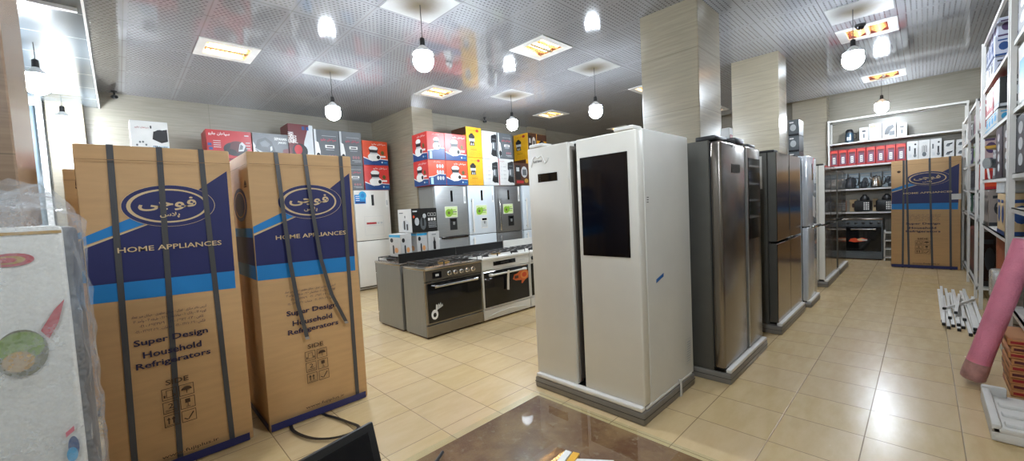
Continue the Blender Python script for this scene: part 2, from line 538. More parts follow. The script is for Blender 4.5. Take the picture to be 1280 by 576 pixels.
# ------------------------------------------------------------------ lamps
LAMP = emis('lit lamp', 'e8f3ff', 80.0)
TUBE = emis('lit warm tube', 'ffcf90', 12.0)
REFL = mat('aluminium louvre', 'c9bfae', 0.25, 0.9)
def pendant(x, y, z, ztop, label):
    """lit bulb centred at z on a cord from ztop"""
    t = thing('pendant_bulb', label, 'light bulb', (x, y, z + 0.12), 0, 'bare pendant bulbs')
    q = MB(); q.lathe([(0.0905, -0.074), (0.0975, -0.09)] + [(0.1 * math.cos(a * PI / 20), -0.15 - 0.106 * math.sin(a * PI / 20)) for a in (-6, -4, -2, 0, 1, 2, 3, 4, 5, 6, 7, 8, 9)] + [(0.004, -0.2558)], LAMP, seg=32); q.build('bulb', t)
    q = MB(); q.lathe([(0.02, 0.0), (0.045, -0.025), (0.072, -0.05), (0.088, -0.068), (0.0912, -0.076)], WHITE_TRIM, seg=24); q.build('bulb_housing', t)
    q = MB(); q.lathe([(0.012, 0.075), (0.024, 0.065), (0.027, 0.0), (0.02, -0.004)], BLACK, seg=16); q.build('socket', t)
    q = MB(); q.tube([(0, 0, 0.06), (0.002, 0, (ztop - z - 0.12) * 0.5), (0, 0, ztop - z - 0.12)], 0.0035, BLACK, 6); q.build('cord', t)
    return t
for a in [
    (2.28, 3.475, 2.985, 3.5, 'large lit bulb on a cord, nearest and highest in the middle of the room'),
    (2.28, 5.83, 2.955, 3.5, 'lit bulb hanging above the grey cartons and second wrapped carton on the left'),
    (5.28, 3.475, 2.88, 3.5, 'lit bulb hanging just above the left door of the white fridge with a screen'),
    (5.25, 5.24, 3.0, 3.5, 'small lit bulb hanging over the white kettle cartons in the middle'),
    (6.1, 0.57, 2.97, 3.5, 'lit bulb over the right aisle below the nearer bright ceiling panel'),
    (10.26, 0.556, 3.0, 3.5, 'farthest lit bulb in the right aisle, in front of the far wall shelves'),
    (-0.45, 5.9, 2.9, 3.25, 'lit bulb under the lowered ceiling beside the brown pillar at far left'),
    (-0.42, 8.0, 2.92, 3.25, 'lit bulb behind the first tall carton, in front of the pale pilaster'),
    (-1.2, 0.1, 2.95, 3.25, 'unseen bulb added behind the camera to light the freezer and carton fronts'),  # added out of view to brighten the freezer and carton fronts
    (-2.2, 5.2, 2.9, 3.25, 'lit bulb hanging at the left end of the shop behind the pillar'),
    (1.7, 0.6, 3.0, 3.5, 'lit bulb hanging over the marble desk above the picture'),
]:
    pendant(*a)
def panel_light(x, y, label):
    t = thing('ceiling_light', label, 'ceiling light', (x, y, ZC), 0, 'recessed louvre ceiling lights')
    q = MB()
    for a in ((-0.295, 0.295, -0.29, -0.2), (-0.295, 0.295, 0.2, 0.29), (-0.295, -0.215, -0.2, 0.2), (0.215, 0.295, -0.2, 0.2)):
        q.box(a[0], a[1], a[2], a[3], -0.008, 0.012, WHITE_TRIM)
    q.build('frame', t)
    q = MB()
    q.box(-0.225, 0.225, -0.21, 0.21, 0.10, 0.11, REFL)
    q.box(-0.225, -0.215, -0.21, 0.21, 0.012, 0.10, RED_DK); q.box(0.215, 0.225, -0.21, 0.21, 0.012, 0.10, RED_DK)
    q.box(-0.225, 0.225, -0.21, -0.2, 0.012, 0.10, REFL); q.box(-0.225, 0.225, 0.2, 0.21, 0.012, 0.10, REFL)
    q.build('housing', t)
    for s in (-0.1, 0.1):
        q = MB(); q.tube([(-0.205, s, 0.06), (0.205, s, 0.06)], 0.02, TUBE, 10); q.build('tube', t)
    q = MB()
    q.box(-0.215, 0.215, -0.02, 0.02, 0.0, 0.06, REFL)
    for k in range(9):
        xx = -0.19 + k * 0.0475
        for s in (-0.1, 0.1):
            q.add([(xx - 0.002, s - 0.08, 0.05), (xx - 0.002, s + 0.08, 0.05), (xx - 0.002, s, 0.0), (xx + 0.002, s - 0.08, 0.05), (xx + 0.002, s + 0.08, 0.05), (xx + 0.002, s, 0.0)],
                  [(0, 1, 2), (3, 5, 4), (0, 2, 5, 3), (1, 4, 5, 2)], REFL)
    q.build('louvre', t)
    return t
pl = panel_light(*FIX[0], 'warm louvred ceiling light at upper left, nearest the lowered ceiling')
for (x, y), lab in zip(FIX[1:], [
    'warm louvred ceiling light high in the middle, left of the tall pillar',
    'warm louvred ceiling light over the pillar behind the orange cartons',
    'bright ceiling light over the right aisle, the nearer of the two there',
    'bright ceiling light over the far end of the right aisle, before the wall shelves',
    'pale ceiling light over the yellow cartons, left of the hanging bulb there',
    'ceiling light half hidden by the left edge of the tall pillar',
    'farthest ceiling light, low over the top of the white fridge with a screen',
    'ceiling light over the steel fridge, above the picture',
    'ceiling light over the floor before the wrapped cartons, above the picture',
    'ceiling light over the marble desk, above the picture',
    'ceiling light hidden behind the second tall pillar']):
    dup(pl, (x, y, ZC), lab)

# security cameras
def cctv(x, y, z, lab, dx, dy):
    t = thing('security_camera', lab, 'camera', (x, y, z), math.atan2(dy, dx))
    q = MB(); q.lathe([(0.035, 0.0), (0.035, -0.012), (0.012, -0.02), (0.012, -0.07)], BLACK, seg=14); q.build('mount', t)
    q = MB(); q.tube([(-0.05, 0, -0.075), (0.03, 0, -0.09), (0.06, 0, -0.096)], [0.028, 0.03, 0.026], BLACK, 12); q.build('housing', t)
    q = MB(); q.tube([(0.058, 0, -0.0955), (0.066, 0, -0.0972)], 0.017, BLACK_GLASS, 10); q.build('lens', t)
cctv(0.1, 8.45, 3.5, 'black security camera in the ceiling corner at upper left', 0.3, -1)
cctv(6.0, 6.85, 3.5, 'black security camera hanging above the yellow food processor cartons', -0.4, -1)
t = thing('ceiling_dome_camera', 'small black dome camera on the ceiling beside the bright aisle light', 'camera', (6.74, 0.56, ZC))
q = MB(); q.lathe([(0.055, 0.0), (0.055, -0.02), (0.045, -0.03)], BLACK, seg=18); q.build('base', t)
q = MB(); q.lathe([(0.042, -0.03), (0.036, -0.05), (0.02, -0.062), (0.002, -0.066)], BLACK_GLASS, seg=18); q.build('dome', t)

# ------------------------------------------------------------------ tall wrapped refrigerator cartons
BRAND = ar('فوجی'); BRAND2 = ar('پلاس')
ADDR = [ar('آدرس دفتر مرکزی : تهران - خیابان مطهری - خیابان میر عماد'), ar('کوچه ۱۴ - پلاک ۱۰ - ساختمان ۲۸۶ - طبقه ۳ - واحد ۱۶'),
        ar('تلفن : ۰۵۳ ۸۶۱۲۲ - ۰۲۱   ۸۶۱۲۳۱۸۹ - ۰۲۱'), ar('فکس : ۸۶۱ ۲۲۵۱۰ - ۰۲۱   خدمات : ۸۶۱ ۲۲۶۵۲ - ۰۲۱')]
def fuji_front(F, fold=True):
    F.poly([(0, 0.598), (0.969, 0.594), (0.976, 0.932), (0.746, 0.869), (0.365, 0.766), (0.003, 0.708)], NAVY)
    F.poly([(0, 0.738), (0.0, 0.714), (0.365, 0.767), (0.30, 0.79)], SKY)
    F.poly([(0, 0.706), (0, 0.712), (0.40, 0.770), (0.42, 0.770)], CREAM_INK)
    F.poly([(0, 0.548), (0.965, 0.535), (0.967, 0.594), (0, 0.600)], SKY)
    cu, cv = 0.545, 0.8205
    F.ell(cu, cv, 0.316, 0.0645, CREAM_INK, 48); F.ell(cu, cv, 0.312, 0.0635, NAVY, 48)
    F.ell(cu - 0.01, cv, 0.272, 0.0525, CREAM_INK, 48); F.ell(cu - 0.006, cv, 0.25, 0.0475, NAVY, 48)
    F.text(BRAND, 0.335, 0.806, CREAM_INK, w=0.39, h=0.042, bold=0.022)
    F.text(BRAND2, 0.468, 0.783, CREAM_INK, w=0.135, h=0.018, bold=0.02)
    F.text('HOME APPLIANCES', 0.185, 0.686, CREAM_INK, w=0.70, h=0.0155, bold=0.012)
    for k, (t, u, w_) in enumerate(zip(ADDR, (0.225, 0.235, 0.27, 0.24), (0.505, 0.49, 0.43, 0.47))):
        F.text(t, u, 0.486 - 0.0155 * k, INK, w=w_, h=0.011, bold=0.004)
    F.text('Super Design', 0.222, 0.398, INK, w=0.50, h=0.024, bold=0.02)
    F.text('Household', 0.272, 0.363, INK, w=0.395, h=0.020, bold=0.02)
    F.text('Refrigerators', 0.222, 0.327, INK, w=0.505, h=0.024, bold=0.02)
    F.text('SIDE', 0.395, 0.265, BROWN_INK, w=0.158, h=0.0165, bold=0.012)
    for r in range(3):
        for c in range(2):
            u0 = 0.362 + c * 0.117; v0 = 0.219 - r * 0.0415
            F.frame(u0, v0, u0 + 0.104, v0 + 0.0365, 0.0035, BROWN_INK)
            if (r, c) == (0, 0):
                F.frame(u0 + 0.03, v0 + 0.007, u0 + 0.075, v0 + 0.03, 0.003, BROWN_INK)
                F.rect(u0 + 0.012, v0 + 0.008, u0 + 0.024, v0 + 0.016, BROWN_INK); F.rect(u0 + 0.08, v0 + 0.008, u0 + 0.092, v0 + 0.016, BROWN_INK)
            elif (r, c) == (0, 1):
                F.ell(u0 + 0.052, v0 + 0.018, 0.038, 0.011, BROWN_INK, 12, 0, 180); F.rect(u0 + 0.05, v0 + 0.007, u0 + 0.055, v0 + 0.02, BROWN_INK)
            elif (r, c) == (1, 0):
                F.text('2', u0 + 0.036, v0 + 0.014, BROWN_INK, w=0.035, h=0.016, bold=0.01); F.rect(u0 + 0.015, v0 + 0.0085, u0 + 0.09, v0 + 0.0105, BROWN_INK); F.rect(u0 + 0.015, v0 + 0.005, u0 + 0.09, v0 + 0.0062, BROWN_INK)
            elif (r, c) == (1, 1):
                F.rect(u0 + 0.034, v0 + 0.018, u0 + 0.07, v0 + 0.031, BROWN_INK); F.rect(u0 + 0.05, v0 + 0.008, u0 + 0.055, v0 + 0.018, BROWN_INK); F.rect(u0 + 0.038, v0 + 0.0055, u0 + 0.068, v0 + 0.0075, BROWN_INK)
            elif (r, c) == (2, 0):
                for du in (0.026, 0.058):
                    F.rect(u0 + du, v0 + 0.0085, u0 + du + 0.01, v0 + 0.023, BROWN_INK)
                    F.poly([(u0 + du - 0.009, v0 + 0.022), (u0 + du + 0.019, v0 + 0.022), (u0 + du + 0.005, v0 + 0.0305)], BROWN_INK)
                F.rect(u0 + 0.015, v0 + 0.0045, u0 + 0.09, v0 + 0.006, BROWN_INK)
            else:
                F.poly([(u0 + 0.015, v0 + 0.012), (u0 + 0.04, v0 + 0.006), (u0 + 0.045, v0 + 0.0085), (u0 + 0.02, v0 + 0.0145)], BROWN_INK)
                F.poly([(u0 + 0.04, v0 + 0.007), (u0 + 0.05, v0 + 0.007), (u0 + 0.09, v0 + 0.027), (u0 + 0.08, v0 + 0.029)], BROWN_INK)
    F.text('www.fujiplus.ir', 0.325, 0.040, BROWN_INK, w=0.40, h=0.0135, bold=0.012)
    F.rect(0.0, 0.005, 0.967, 0.031, NAVY)
    if fold:
        F.rect(0, 0.955, 1, 0.9565, KRAFT_DK)
def fuji_side(F):
    F.rect(0, 0.55, 1, 0.60, SKY); F.rect(0, 0.60, 1, 0.70, NAVY); F.rect(0, 0.70, 1, 0.733, SKY)
    F.ell(0.5, 0.82, 0.35, 0.062, NAVY, 32); F.ell(0.5, 0.82, 0.29, 0.048, KRAFT, 32); F.ell(0.5, 0.82, 0.26, 0.044, NAVY, 32)
    F.poly([(0.80, 0.885), (0.94, 0.885), (0.87, 0.905)], BROWN_INK); F.rect(0.80, 0.878, 0.94, 0.882, BROWN_INK)
    F.rect(0, 0.005, 1, 0.031, NAVY); F.rect(0, 0.955, 1, 0.9565, KRAFT_DK)
def fuji_carton(label, x, y, rz, w, d, h, straps, loose=(), extra=None):
    """local frame: x across the printed front, front at y=0, depth +y"""
    t = thing('refrigerator_carton', label, 'carton', (x, y, 0), rz)
    q = MB(); q.rbox(0, w, 0, d, 0.004, h, KRAFT, 0.008, 2)
    e = 0.0004
    fuji_front(Face(q, (0.004, -e, 0), (w - 0.008, 0, 0), (0, 0, h)))
    fuji_side(Face(q, (-e, d - 0.004, 0), (0, -(d - 0.008), 0), (0, 0, h)))
    q.box(0.01, w - 0.01, d * 0.49, d * 0.51, h, h + 0.0015, CREAM_INK)
    if extra:
        extra(q, w, h)
    q.build('box', t)
    up, fr, bk = (0, 0, 1), (0, -1, 0), (0, 1, 0)
    for pts in straps:
        u0 = pts[0][0]
        P = [((u0 * w, d, 0.01), bk), ((u0 * w, d, h), (0, 0.7, 0.7)), ((u0 * w, d * 0.5, h + 0.003), up), ((u0 * w, -0.001, h + 0.001), (0, -0.7, 0.7))]
        P += [((u * w, -0.004, v * h), fr) for u, v in pts[1:]]
        q = MB(); q.ribbon(P, (0.028, 0, 0), 0.0022, STRAP); q.build('strap', t)
    for pts in loose:   # cut strap: hangs free of the front and ends in a pale torn tip
        u0 = pts[0][0]
        P = [((u0 * w, d, 0.01), bk), ((u0 * w, d, h), (0, 0.7, 0.7)), ((u0 * w, d * 0.5, h + 0.003), up), ((u0 * w, -0.002, h + 0.002), (0, -0.7, 0.7))]
        P += [((u * w, -off, v * h), fr) for u, v, off in pts[1:]]
        q = MB(); q.ribbon(P, (0.026, 0, 0), 0.0022, STRAP)
        (u1, v1, o1), (u2, v2, o2) = pts[-2], pts[-1]
        k = 0.08
        q.ribbon([((u2 * w, -o2, v2 * h), fr), (((u2 + (u2 - u1) * k) * w, -o2, (v2 + (v2 - v1) * k) * h), fr)], (0.026, 0, 0), 0.0024, STRAP_END)
        q.build('strap', t)
    return t
fuji_carton('tall brown refrigerator carton with three whole grey straps, nearest on the left', -0.145, 3.15, 0, 0.69, 0.66, 1.915,
            [[(0.205,), (0.20, 0.9), (0.157, 0.0)], [(0.505,), (0.50, 0.9), (0.445, 0.0)], [(0.79,), (0.79, 0.9), (0.829, 0.0)]])
c2 = fuji_carton('tall brown refrigerator carton with two cut straps dangling down its front', 0.637, 3.135, 0, 0.698, 0.60, 1.92,
            [[(0.885,), (0.885, 0.9), (0.879, 0.0)]],
            loose=[[(0.25,), (0.256, 0.92, 0.016), (0.267, 0.802, 0.022), (0.29, 0.60, 0.03), (0.33, 0.44, 0.035), (0.39, 0.315, 0.03)],
                   [(0.515,), (0.523, 0.92, 0.016), (0.54, 0.80, 0.022), (0.585, 0.6, 0.03), (0.66, 0.46, 0.04), (0.795, 0.34, 0.03)]])
q = MB()
lp = [(0.785, 3.30), (0.765, 3.14), (0.748, 3.02), (0.77, 2.89), (0.82, 2.77), (0.90, 2.69), (1.0, 2.66), (1.07, 2.70), (1.045, 2.83), (1.016, 2.96), (0.979, 3.09), (0.97, 3.30)]
nrm = []
vs = []
for i, (x, y) in enumerate(lp):     # the loop lies on edge on the tiles
    vs.append(((x - 0.637, y - 3.135, 0.004), (0, 0, 1)))
sp = []
for i in range(len(lp) - 1):
    a = Vector((lp[max(i - 1, 0)])); b = Vector(lp[i]); c = Vector(lp[i + 1]); d = Vector(lp[min(i + 2, len(lp) - 1)])
    for k in range(4):
        u = k / 4
        sp.append(0.5 * ((2 * b) + (c - a) * u + (2 * a - 5 * b + 4 * c - d) * u * u + (3 * b - a - 3 * c + d) * u ** 3))
sp.append(Vector(lp[-1]))
vv = []; ff = []
for i, p in enumerate(sp):
    dn = (sp[min(i + 1, len(sp) - 1)] - sp[max(i - 1, 0)]).normalized(); sd = Vector((-dn.y, dn.x)) * 0.011
    hgt = 0.003 + 0.012 * math.sin(PI * i / (len(sp) - 1))
    vv += [(p.x - sd.x - 0.637, p.y - sd.y - 3.135, hgt), (p.x + sd.x - 0.637, p.y + sd.y - 3.135, hgt), (p.x + sd.x - 0.637, p.y + sd.y - 3.135, hgt + 0.003), (p.x - sd.x - 0.637, p.y - sd.y - 3.135, hgt + 0.003)]
for i in range(len(sp) - 1):
    for k in range(4):
        k2 = (k + 1) % 4
        ff.append((i * 4 + k, i * 4 + k2, i * 4 + 4 + k2, i * 4 + 4 + k))
q.add(vv, ff, BLACK); q.build('strap', c2)
fuji_carton('brown refrigerator carton half hidden at far left, behind the bubble-wrapped freezer', -0.27, 4.48, 0, 0.69, 0.62, 1.915,
            [[(0.21,), (0.20, 0.9), (0.19, 0.0)], [(0.5,), (0.5, 0.9), (0.48, 0.0)], [(0.79,), (0.79, 0.9), (0.80, 0.0)]])
def hand_and_label(q, w, h):
    F = Face(q, (0, -0.0006, 0), (w, 0, 0), (0, 0, h))
    F.ell(0.117, 0.898, 0.03, 0.010, BROWN_INK, 10); F.rect(0.10, 0.886, 0.135, 0.894, BROWN_INK)
    q.box(w * 0.866, w + 0.003, -0.004, -0.0008, h * 0.622, h * 0.672, WHITE_INK)
    q.box(w + 0.0005, w + 0.003, -0.004, 0.10, h * 0.622, h * 0.672, WHITE_INK)
fuji_carton('wide brown refrigerator carton with four straps at the end of the right aisle', 10.25, 0.425, -PI / 2, 0.865, 0.62, 1.955,
            [[(0.19,), (0.19, 0.9), (0.177, 0.0)], [(0.23,), (0.235, 0.9), (0.272, 0.0)], [(0.567,), (0.57, 0.9), (0.615, 0.0)], [(0.848,), (0.85, 0.9), (0.871, 0.0)]], extra=hand_and_label)

# ------------------------------------------------------------------ bubble-wrapped freezer at far left
t = thing('wrapped_freezer', 'white freezer in bubble wrap with vegetable pictures, cut off at far left', 'freezer', (-0.123, 1.8, 0))
FW, FD, FH = 0.72, 0.66, 1.47
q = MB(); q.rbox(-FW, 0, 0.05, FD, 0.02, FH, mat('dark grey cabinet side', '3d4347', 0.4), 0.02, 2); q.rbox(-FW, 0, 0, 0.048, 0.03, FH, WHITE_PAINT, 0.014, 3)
F = Face(q, (-FW, -0.001, 0), (FW, 0, 0), (0, 0, FH)); F.k = 1
PEP_G = mat('green vegetable print', '6f8a22', 0.5); PEP_R = mat('red pepper print', 'b02f38', 0.5); OLIVE = mat('olive print', '5d5a2e', 0.5)
F.rect(0, 0.984, 1, 0.990, GOLD)
F.ell(0.86, 0.937, 0.06, 0.013, PEP_R); F.ell(0.855, 0.937, 0.042, 0.008, GOLD); F.ell(0.85, 0.937, 0.025, 0.005, PEP_R)
F.ell(0.86, 0.755, 0.07, 0.046, OLIVE); F.ell(0.86, 0.768, 0.062, 0.029, PEP_G); F.ell(0.85, 0.740, 0.042, 0.020, GOLD)
F.poly([(0.915, 0.793), (0.935, 0.775), (0.965, 0.805), (0.988, 0.85), (0.955, 0.83)], PEP_R)
F.ell(0.968, 0.545, 0.016, 0.022, BLUE); F.ell(0.962, 0.53, 0.016, 0.015, CYAN); F.poly([(0.95, 0.568), (0.975, 0.578), (0.975, 0.588), (0.95, 0.578)], PINK_INK)
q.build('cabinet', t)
q = MB(); q.rbox(-FW, -0.002, -0.022, -0.004, 0.09, FH - 0.02, WHITE_PAINT, 0.01, 2); 
q2 = MB(); q2.tube([(-FW + 0.08, -0.04, 0.8), (-FW + 0.08, -0.055, 0.95), (-FW + 0.08, -0.04, 1.1)], 0.012, CHROME, 10); q2.build('handle', t)
WRAP = wrap_mat('bubble wrap', 'f0f4f6', 0.09, 100)
q = MB(); vs = []; fs = []
# draped film: front, right side, back, left side as a closed band, then a crumpled crown
ring = []
nx, ny = 16, 12
x0, x1, y0, y1 = -FW - 0.02, 0.02, -0.03, FD + 0.02
for i in range(nx): ring.append((x0 + (x1 - x0) * i / nx, y0))
for i in range(ny): ring.append((x1, y0 + (y1 - y0) * i / ny))
for i in range(nx): ring.append((x1 - (x1 - x0) * i / nx, y1))
for i in range(ny): ring.append((x0, y1 - (y1 - y0) * i / ny))
R = len(ring); rows = 26
cx, cy = (x0 + x1) / 2, (y0 + y1) / 2
rnd = random.Random(3)
for j in range(rows + 1):
    z = 0.01 + (FH + 0.01) * j / rows
    for k, (x, y) in enumerate(ring):
        b = 0.006 * math.sin(k * 1.7 + j * 0.9) + 0.006 * math.sin(j * 2.3 + k * 0.6) + rnd.uniform(-0.003, 0.003)
        dx, dy = x - cx, y - cy; L = math.hypot(dx, dy)
        vs.append((x + dx / L * b, y + dy / L * b, z))
crown = [(0.97, 0.055), (0.86, 0.10), (0.66, 0.115), (0.42, 0.13), (0.18, 0.14)]
for f, dz in crown:
    for k, (x, y) in enumerate(ring):
        b = dz * (0.75 + 0.35 * math.sin(k * 0.8 + f * 9) + rnd.uniform(-0.12, 0.12))
        vs.append((cx + (x - cx) * f, cy + (y - cy) * f, FH + 0.015 + max(0.012, b)))
for j in range(rows + len(crown)):
    for k in range(R):
        k2 = (k + 1) % R
        fs.append((j * R + k, j * R + k2, (j + 1) * R + k2, (j + 1) * R + k))
vs.append((cx, cy, FH + 0.15)); top = (rows + len(crown)) * R
fs += [(top + k, top + (k + 1) % R, len(vs) - 1) for k in range(R)]
q.add(vs, fs, WRAP); q.build('bubble_wrap', t)

# ------------------------------------------------------------------ refrigerators
def base_pallet(t, x0, x1, y0, y1, hgt=0.085, foam_front=True):
    q = MB(); q.rbox(x0, x1, y0, y1, 0, hgt, GREY_PLASTIC, 0.012, 2)
    q.box(x0 - 0.0015, x1 + 0.0015, y0 - 0.0015, y1 + 0.0015, hgt * 0.52, hgt * 0.56, DKGREY); q.build('packing_base', t)
    q = MB(); q.rbox(x0 + 0.015, x1 - 0.015, y0 + 0.001, y0 + 0.05, hgt, hgt + 0.03, FOAM, 0.008, 2)
    q.rbox(x1 - 0.045, x1 - 0.008, y0 + 0.055, y1 - 0.03, hgt, hgt + 0.02, FOAM, 0.009, 2); q.build('foam_strip', t)

def side_by_side(name, label, loc, rz, w, d, h, split, door, body, gap=0.06, dt=0.085, extras=None, bevel=0.012):
    """local: door front plane y=0, x from 0 (left as seen) to w, z0 at floor"""
    t = thing(name, label, 'refrigerator', loc, rz)
    base_pallet(t, -0.0, w + 0.01, -0.035, d - 0.01)
    q = MB(); q.rbox(0.004, w - 0.004, dt + 0.006, d, 0.09, h + 0.012, body, 0.006, 1)
    q.box(0.02, w - 0.02, dt - 0.004, dt + 0.02, 0.10, h - 0.01, DKGREY)
    q.box(0.01, w - 0.01, 0.015, dt, 0.087, 0.108, BLACK)
    q.build('cabinet', t)
    for a, b_, nm in ((0, split - gap / 2, 'door'), (split + gap / 2, w, 'door')):
        q = MB(); q.rbox(a, b_, 0, dt, 0.112, h, door, bevel, 3); o = q.build(nm, t)
        if extras:
            extras(o, a, b_, nm, h)
    return t
BLUE_TAPE = mat('blue tape', '2468b0', 0.45)
def white_extras(o, a, b_, nm, h):
    if a == 0:
        q = MB(); F = Face(q, (0.10, -0.0004, 1.637), (0.20, 0, 0), (0, 0, 0.072)); F.k = 1; F.rect(0, 0, 1, 1, WHITE_INK); F.rect(0.02, 0.05, 0.98, 0.95, BLACK_GLASS)
        for k in range(3): F.ell(0.12, 0.2 + 0.28 * k, 0.025, 0.06, DKGREY, 10)
        q.box(0.10, 0.30, -0.0003, 0.0, 1.637, 1.709, BLACK_GLASS); q.build('display', o)
        q = MB(); F = Face(q, (0.062, -0.0004, 1.795), (0.09, 0, 0), (0, 0, 0.022)); F.text('SLEDBAR', 0, 0, DKGREY, w=1, h=0.75, bold=0.02)
        q.build('brand_lettering', o)
        q = MB(); wave = [(0.035, 1.76), (0.06, 1.83), (0.085, 1.845), (0.11, 1.83), (0.15, 1.845), (0.165, 1.82), (0.185, 1.78), (0.205, 1.795), (0.215, 1.825)]
        q.tube([(x, -0.003, z) for x, z in wave], 0.004, WHITE_INK, 6); q.build('wavy_sticker', o)
        q = MB(); q.rbox(b_ - 0.001, b_ + 0.012, 0.02, 0.08, 0.14, h - 0.03, mat('grey handle recess', '8d857c', 0.3, 0.4), 0.004, 1); q.build('handle', o)
    else:
        q = MB(); q.rbox(0.503, 0.875, -0.004, 0.002, 1.09, 1.78, BLACK_GLASS, 0.003, 1)
        q.box(0.525, 0.855, -0.0048, -0.004, 1.11, 1.76, SCREEN_OFF); q.build('screen', o)
        q = MB(); q.rbox(a - 0.012, a + 0.001, 0.02, 0.08, 0.14, h - 0.03, SILVER, 0.004, 1); q.build('handle', o)
def white_body_extras(t, w, d, h):
    q = MB(); F = Face(q, (w - 0.003, 0.09, 0), (0, d - 0.09, 0), (0, 0, h)); F.k = 1
    F.poly([(0.17, 0.468), (0.33, 0.484), (0.335, 0.497), (0.175, 0.481)], BLUE_TAPE); q.build('blue_tape', t)
    q = MB(); F = Face(q, (w - 0.003, 0.09, 0), (0, d - 0.09, 0), (0, 0, h)); F.k = 1
    F.frame(0.8, 0.10, 0.93, 0.20, 0.003, PALE)
    for k in range(9):
        F.rect(0.82, 0.108 + k * 0.0098, 0.91, 0.1125 + k * 0.0098, PALE)
    for k in range(3):
        F.rect(0.02, 0.755 + 0.008 * k, 0.055, 0.758 + 0.008 * k, DKGREY)
    q.build('rating_sticker', t)
    for xa in (w - 0.16, 0.02):
        q = MB(); q.rbox(xa, xa + 0.14, 0.0, 0.12, h, h + 0.028, WHITE_PAINT, 0.006, 1); q.build('hinge_cover', t)
    q = MB(); q.ribbon([((w + 0.012, 0.52, 0.0), (1, 0, 0)), ((w + 0.013, 0.52, 0.10), (1, 0, 0.3)), ((w, 0.52, 0.125), (1, 0, 0.2))], (0, 0.03, 0), 0.003, FOAM); q.build('base_tape', t)
wf = side_by_side('side_by_side_refrigerator', 'white side-by-side refrigerator with a tall black screen in its right door', (2.36, 2.205, 0), -PI / 2, 0.94, 0.80, 1.912, 0.437, WARM_WHITE, WHITE_PAINT, 0.068, extras=white_extras)
white_body_extras(wf, 0.94, 0.80, 1.912)

STEEL_DOOR = mat('satin steel door', '8f8880', 0.24, 0.95, vary=0.03, stretch=(30, 30, 1))
STEEL_SIDE = mat('dull steel side', '66655f', 0.4, 0.6)
def steel_extras(o, a, b_, nm, h):
    if a == 0:
        q = MB(); q.box(0.225, 0.43, -0.003, 0.002, 1.645, 1.715, SMOKED); q.build('display', o)
        q = MB(); F = Face(q, (0.19, -0.0006, 1.845), (0.075, 0, 0), (0, 0, 0.02)); F.k = 1; F.ell(0.5, 0.5, 0.5, 0.35, DKGREY, 16); q.build('badge', o)
    else:
        q = MB(); q.rbox(0.665, 1.005, -0.004, 0.002, 1.07, 1.785, BLACK_GLASS, 0.003, 1); q.build('dark_window', o)
        q = MB(); q.box(a - 0.004, a + 0.03, -0.002, 0.05, 0.13, h - 0.02, mat('pale edge trim', 'a9aaa6', 0.3, 0.7)); q.build('edge_trim', o)
sf = side_by_side('side_by_side_refrigerator', 'tall steel side-by-side refrigerator with a dark window in its right door', (3.28, 1.07, 0), 0, 1.03, 0.70, 1.885, 0.59, STEEL_DOOR, STEEL_SIDE, 0.03, extras=steel_extras, bevel=0.022)
for a in ((0.03, 0.30, 0.05, 0.20, 1.897, 1.935), (0.34, 0.56, 0.0, 0.18, 1.885, 1.935), (0.78, 1.0, 0.03, 0.18, 1.885, 1.92), (0.04, 0.45, 0.3, 0.6, 1.897, 1.915)):
    q = MB(); q.rbox(*a, BLACK, 0.01, 2); q.build('hinge_cover', sf)
q = MB(); q.rbox(0.01, 0.09, 0.0, 0.10, 0.085, 0.12, BLACK, 0.01, 2); q.build('foot_bracket', sf)

def french_door(label, x0, y0, w, d, h, door, body, zsplit=0.955, base=True, recess=True, stick=False):
    t = thing('french_door_refrigerator', label, 'refrigerator', (x0, y0, 0))
    if base: base_pallet(t, -0.03, w + 0.02, -0.035, d - 0.01)
    q = MB(); q.rbox(0.004, w - 0.004, 0.085, d, 0.09, h + 0.006, body, 0.006, 1)
    q.box(0.02, w - 0.02, 0.07, 0.1, 0.10, h - 0.01, BLACK); q.build('cabinet', t)
    for a, b_ in ((0, w / 2 - 0.004), (w / 2 + 0.004, w)):
        for za, zb in ((0.112, zsplit - 0.012), (zsplit + 0.012, h)):
            q = MB(); q.rbox(a, b_, 0.003, 0.08, za, zb, body, 0.004, 1); q.rbox(a + 0.002, b_ - 0.002, 0, 0.01, za + 0.002, zb - 0.002, door, 0.002, 1); o = q.build('door', t)
            edge = b_ - 0.03 if a == 0 else a
            if zb == h and recess and a == 0:
                q = MB(); q.box(b_ - 0.028, b_ - 0.002, -0.002, 0.004, zsplit + 0.10, h - 0.13, BLACK); q.build('handle', o)
            if zb == h:
                q = MB(); q.rbox(b_ - 0.16 if a == 0 else a, b_ if a == 0 else a + 0.16, -0.012, 0.002, zsplit - 0.008, zsplit + 0.02, BLACK, 0.004, 1); q.build('lower_grip', o)
    for xa in (0.0, w - 0.16):
        q = MB(); q.rbox(xa, xa + 0.16, 0.02, 0.16, h, h + 0.025, BLACK, 0.006, 1); q.build('hinge_cover', t)
    return t
t3 = french_door('bronze mirror-polished four-door refrigerator behind the steel one in the right aisle', 4.84, 1.055, 1.13, 0.52, 1.89, MIRROR_BRONZE, STEEL_SIDE)
q = MB(); F = Face(q, (-0.0005, 0.30, 1.25), (0, -0.09, 0), (0, 0, 0.6)); F.k = 1
q.box(-0.002, 0.004, 0.13, 0.21, 1.52, 1.86, WHITE_INK); q.box(-0.003, 0.004, 0.15, 0.19, 1.70, 1.72, DKGREY); q.build('paper_label', t3)
LIGHT_BRONZE = mat('polished pale steel', 'a79c8f', 0.12, 1.0, vary=0.03)
french_door('cream-sided four-door refrigerator with pale mirror doors, fifth along the right aisle', 7.67, 1.05, 1.12, 0.6, 1.86, LIGHT_BRONZE, WARM_WHITE)
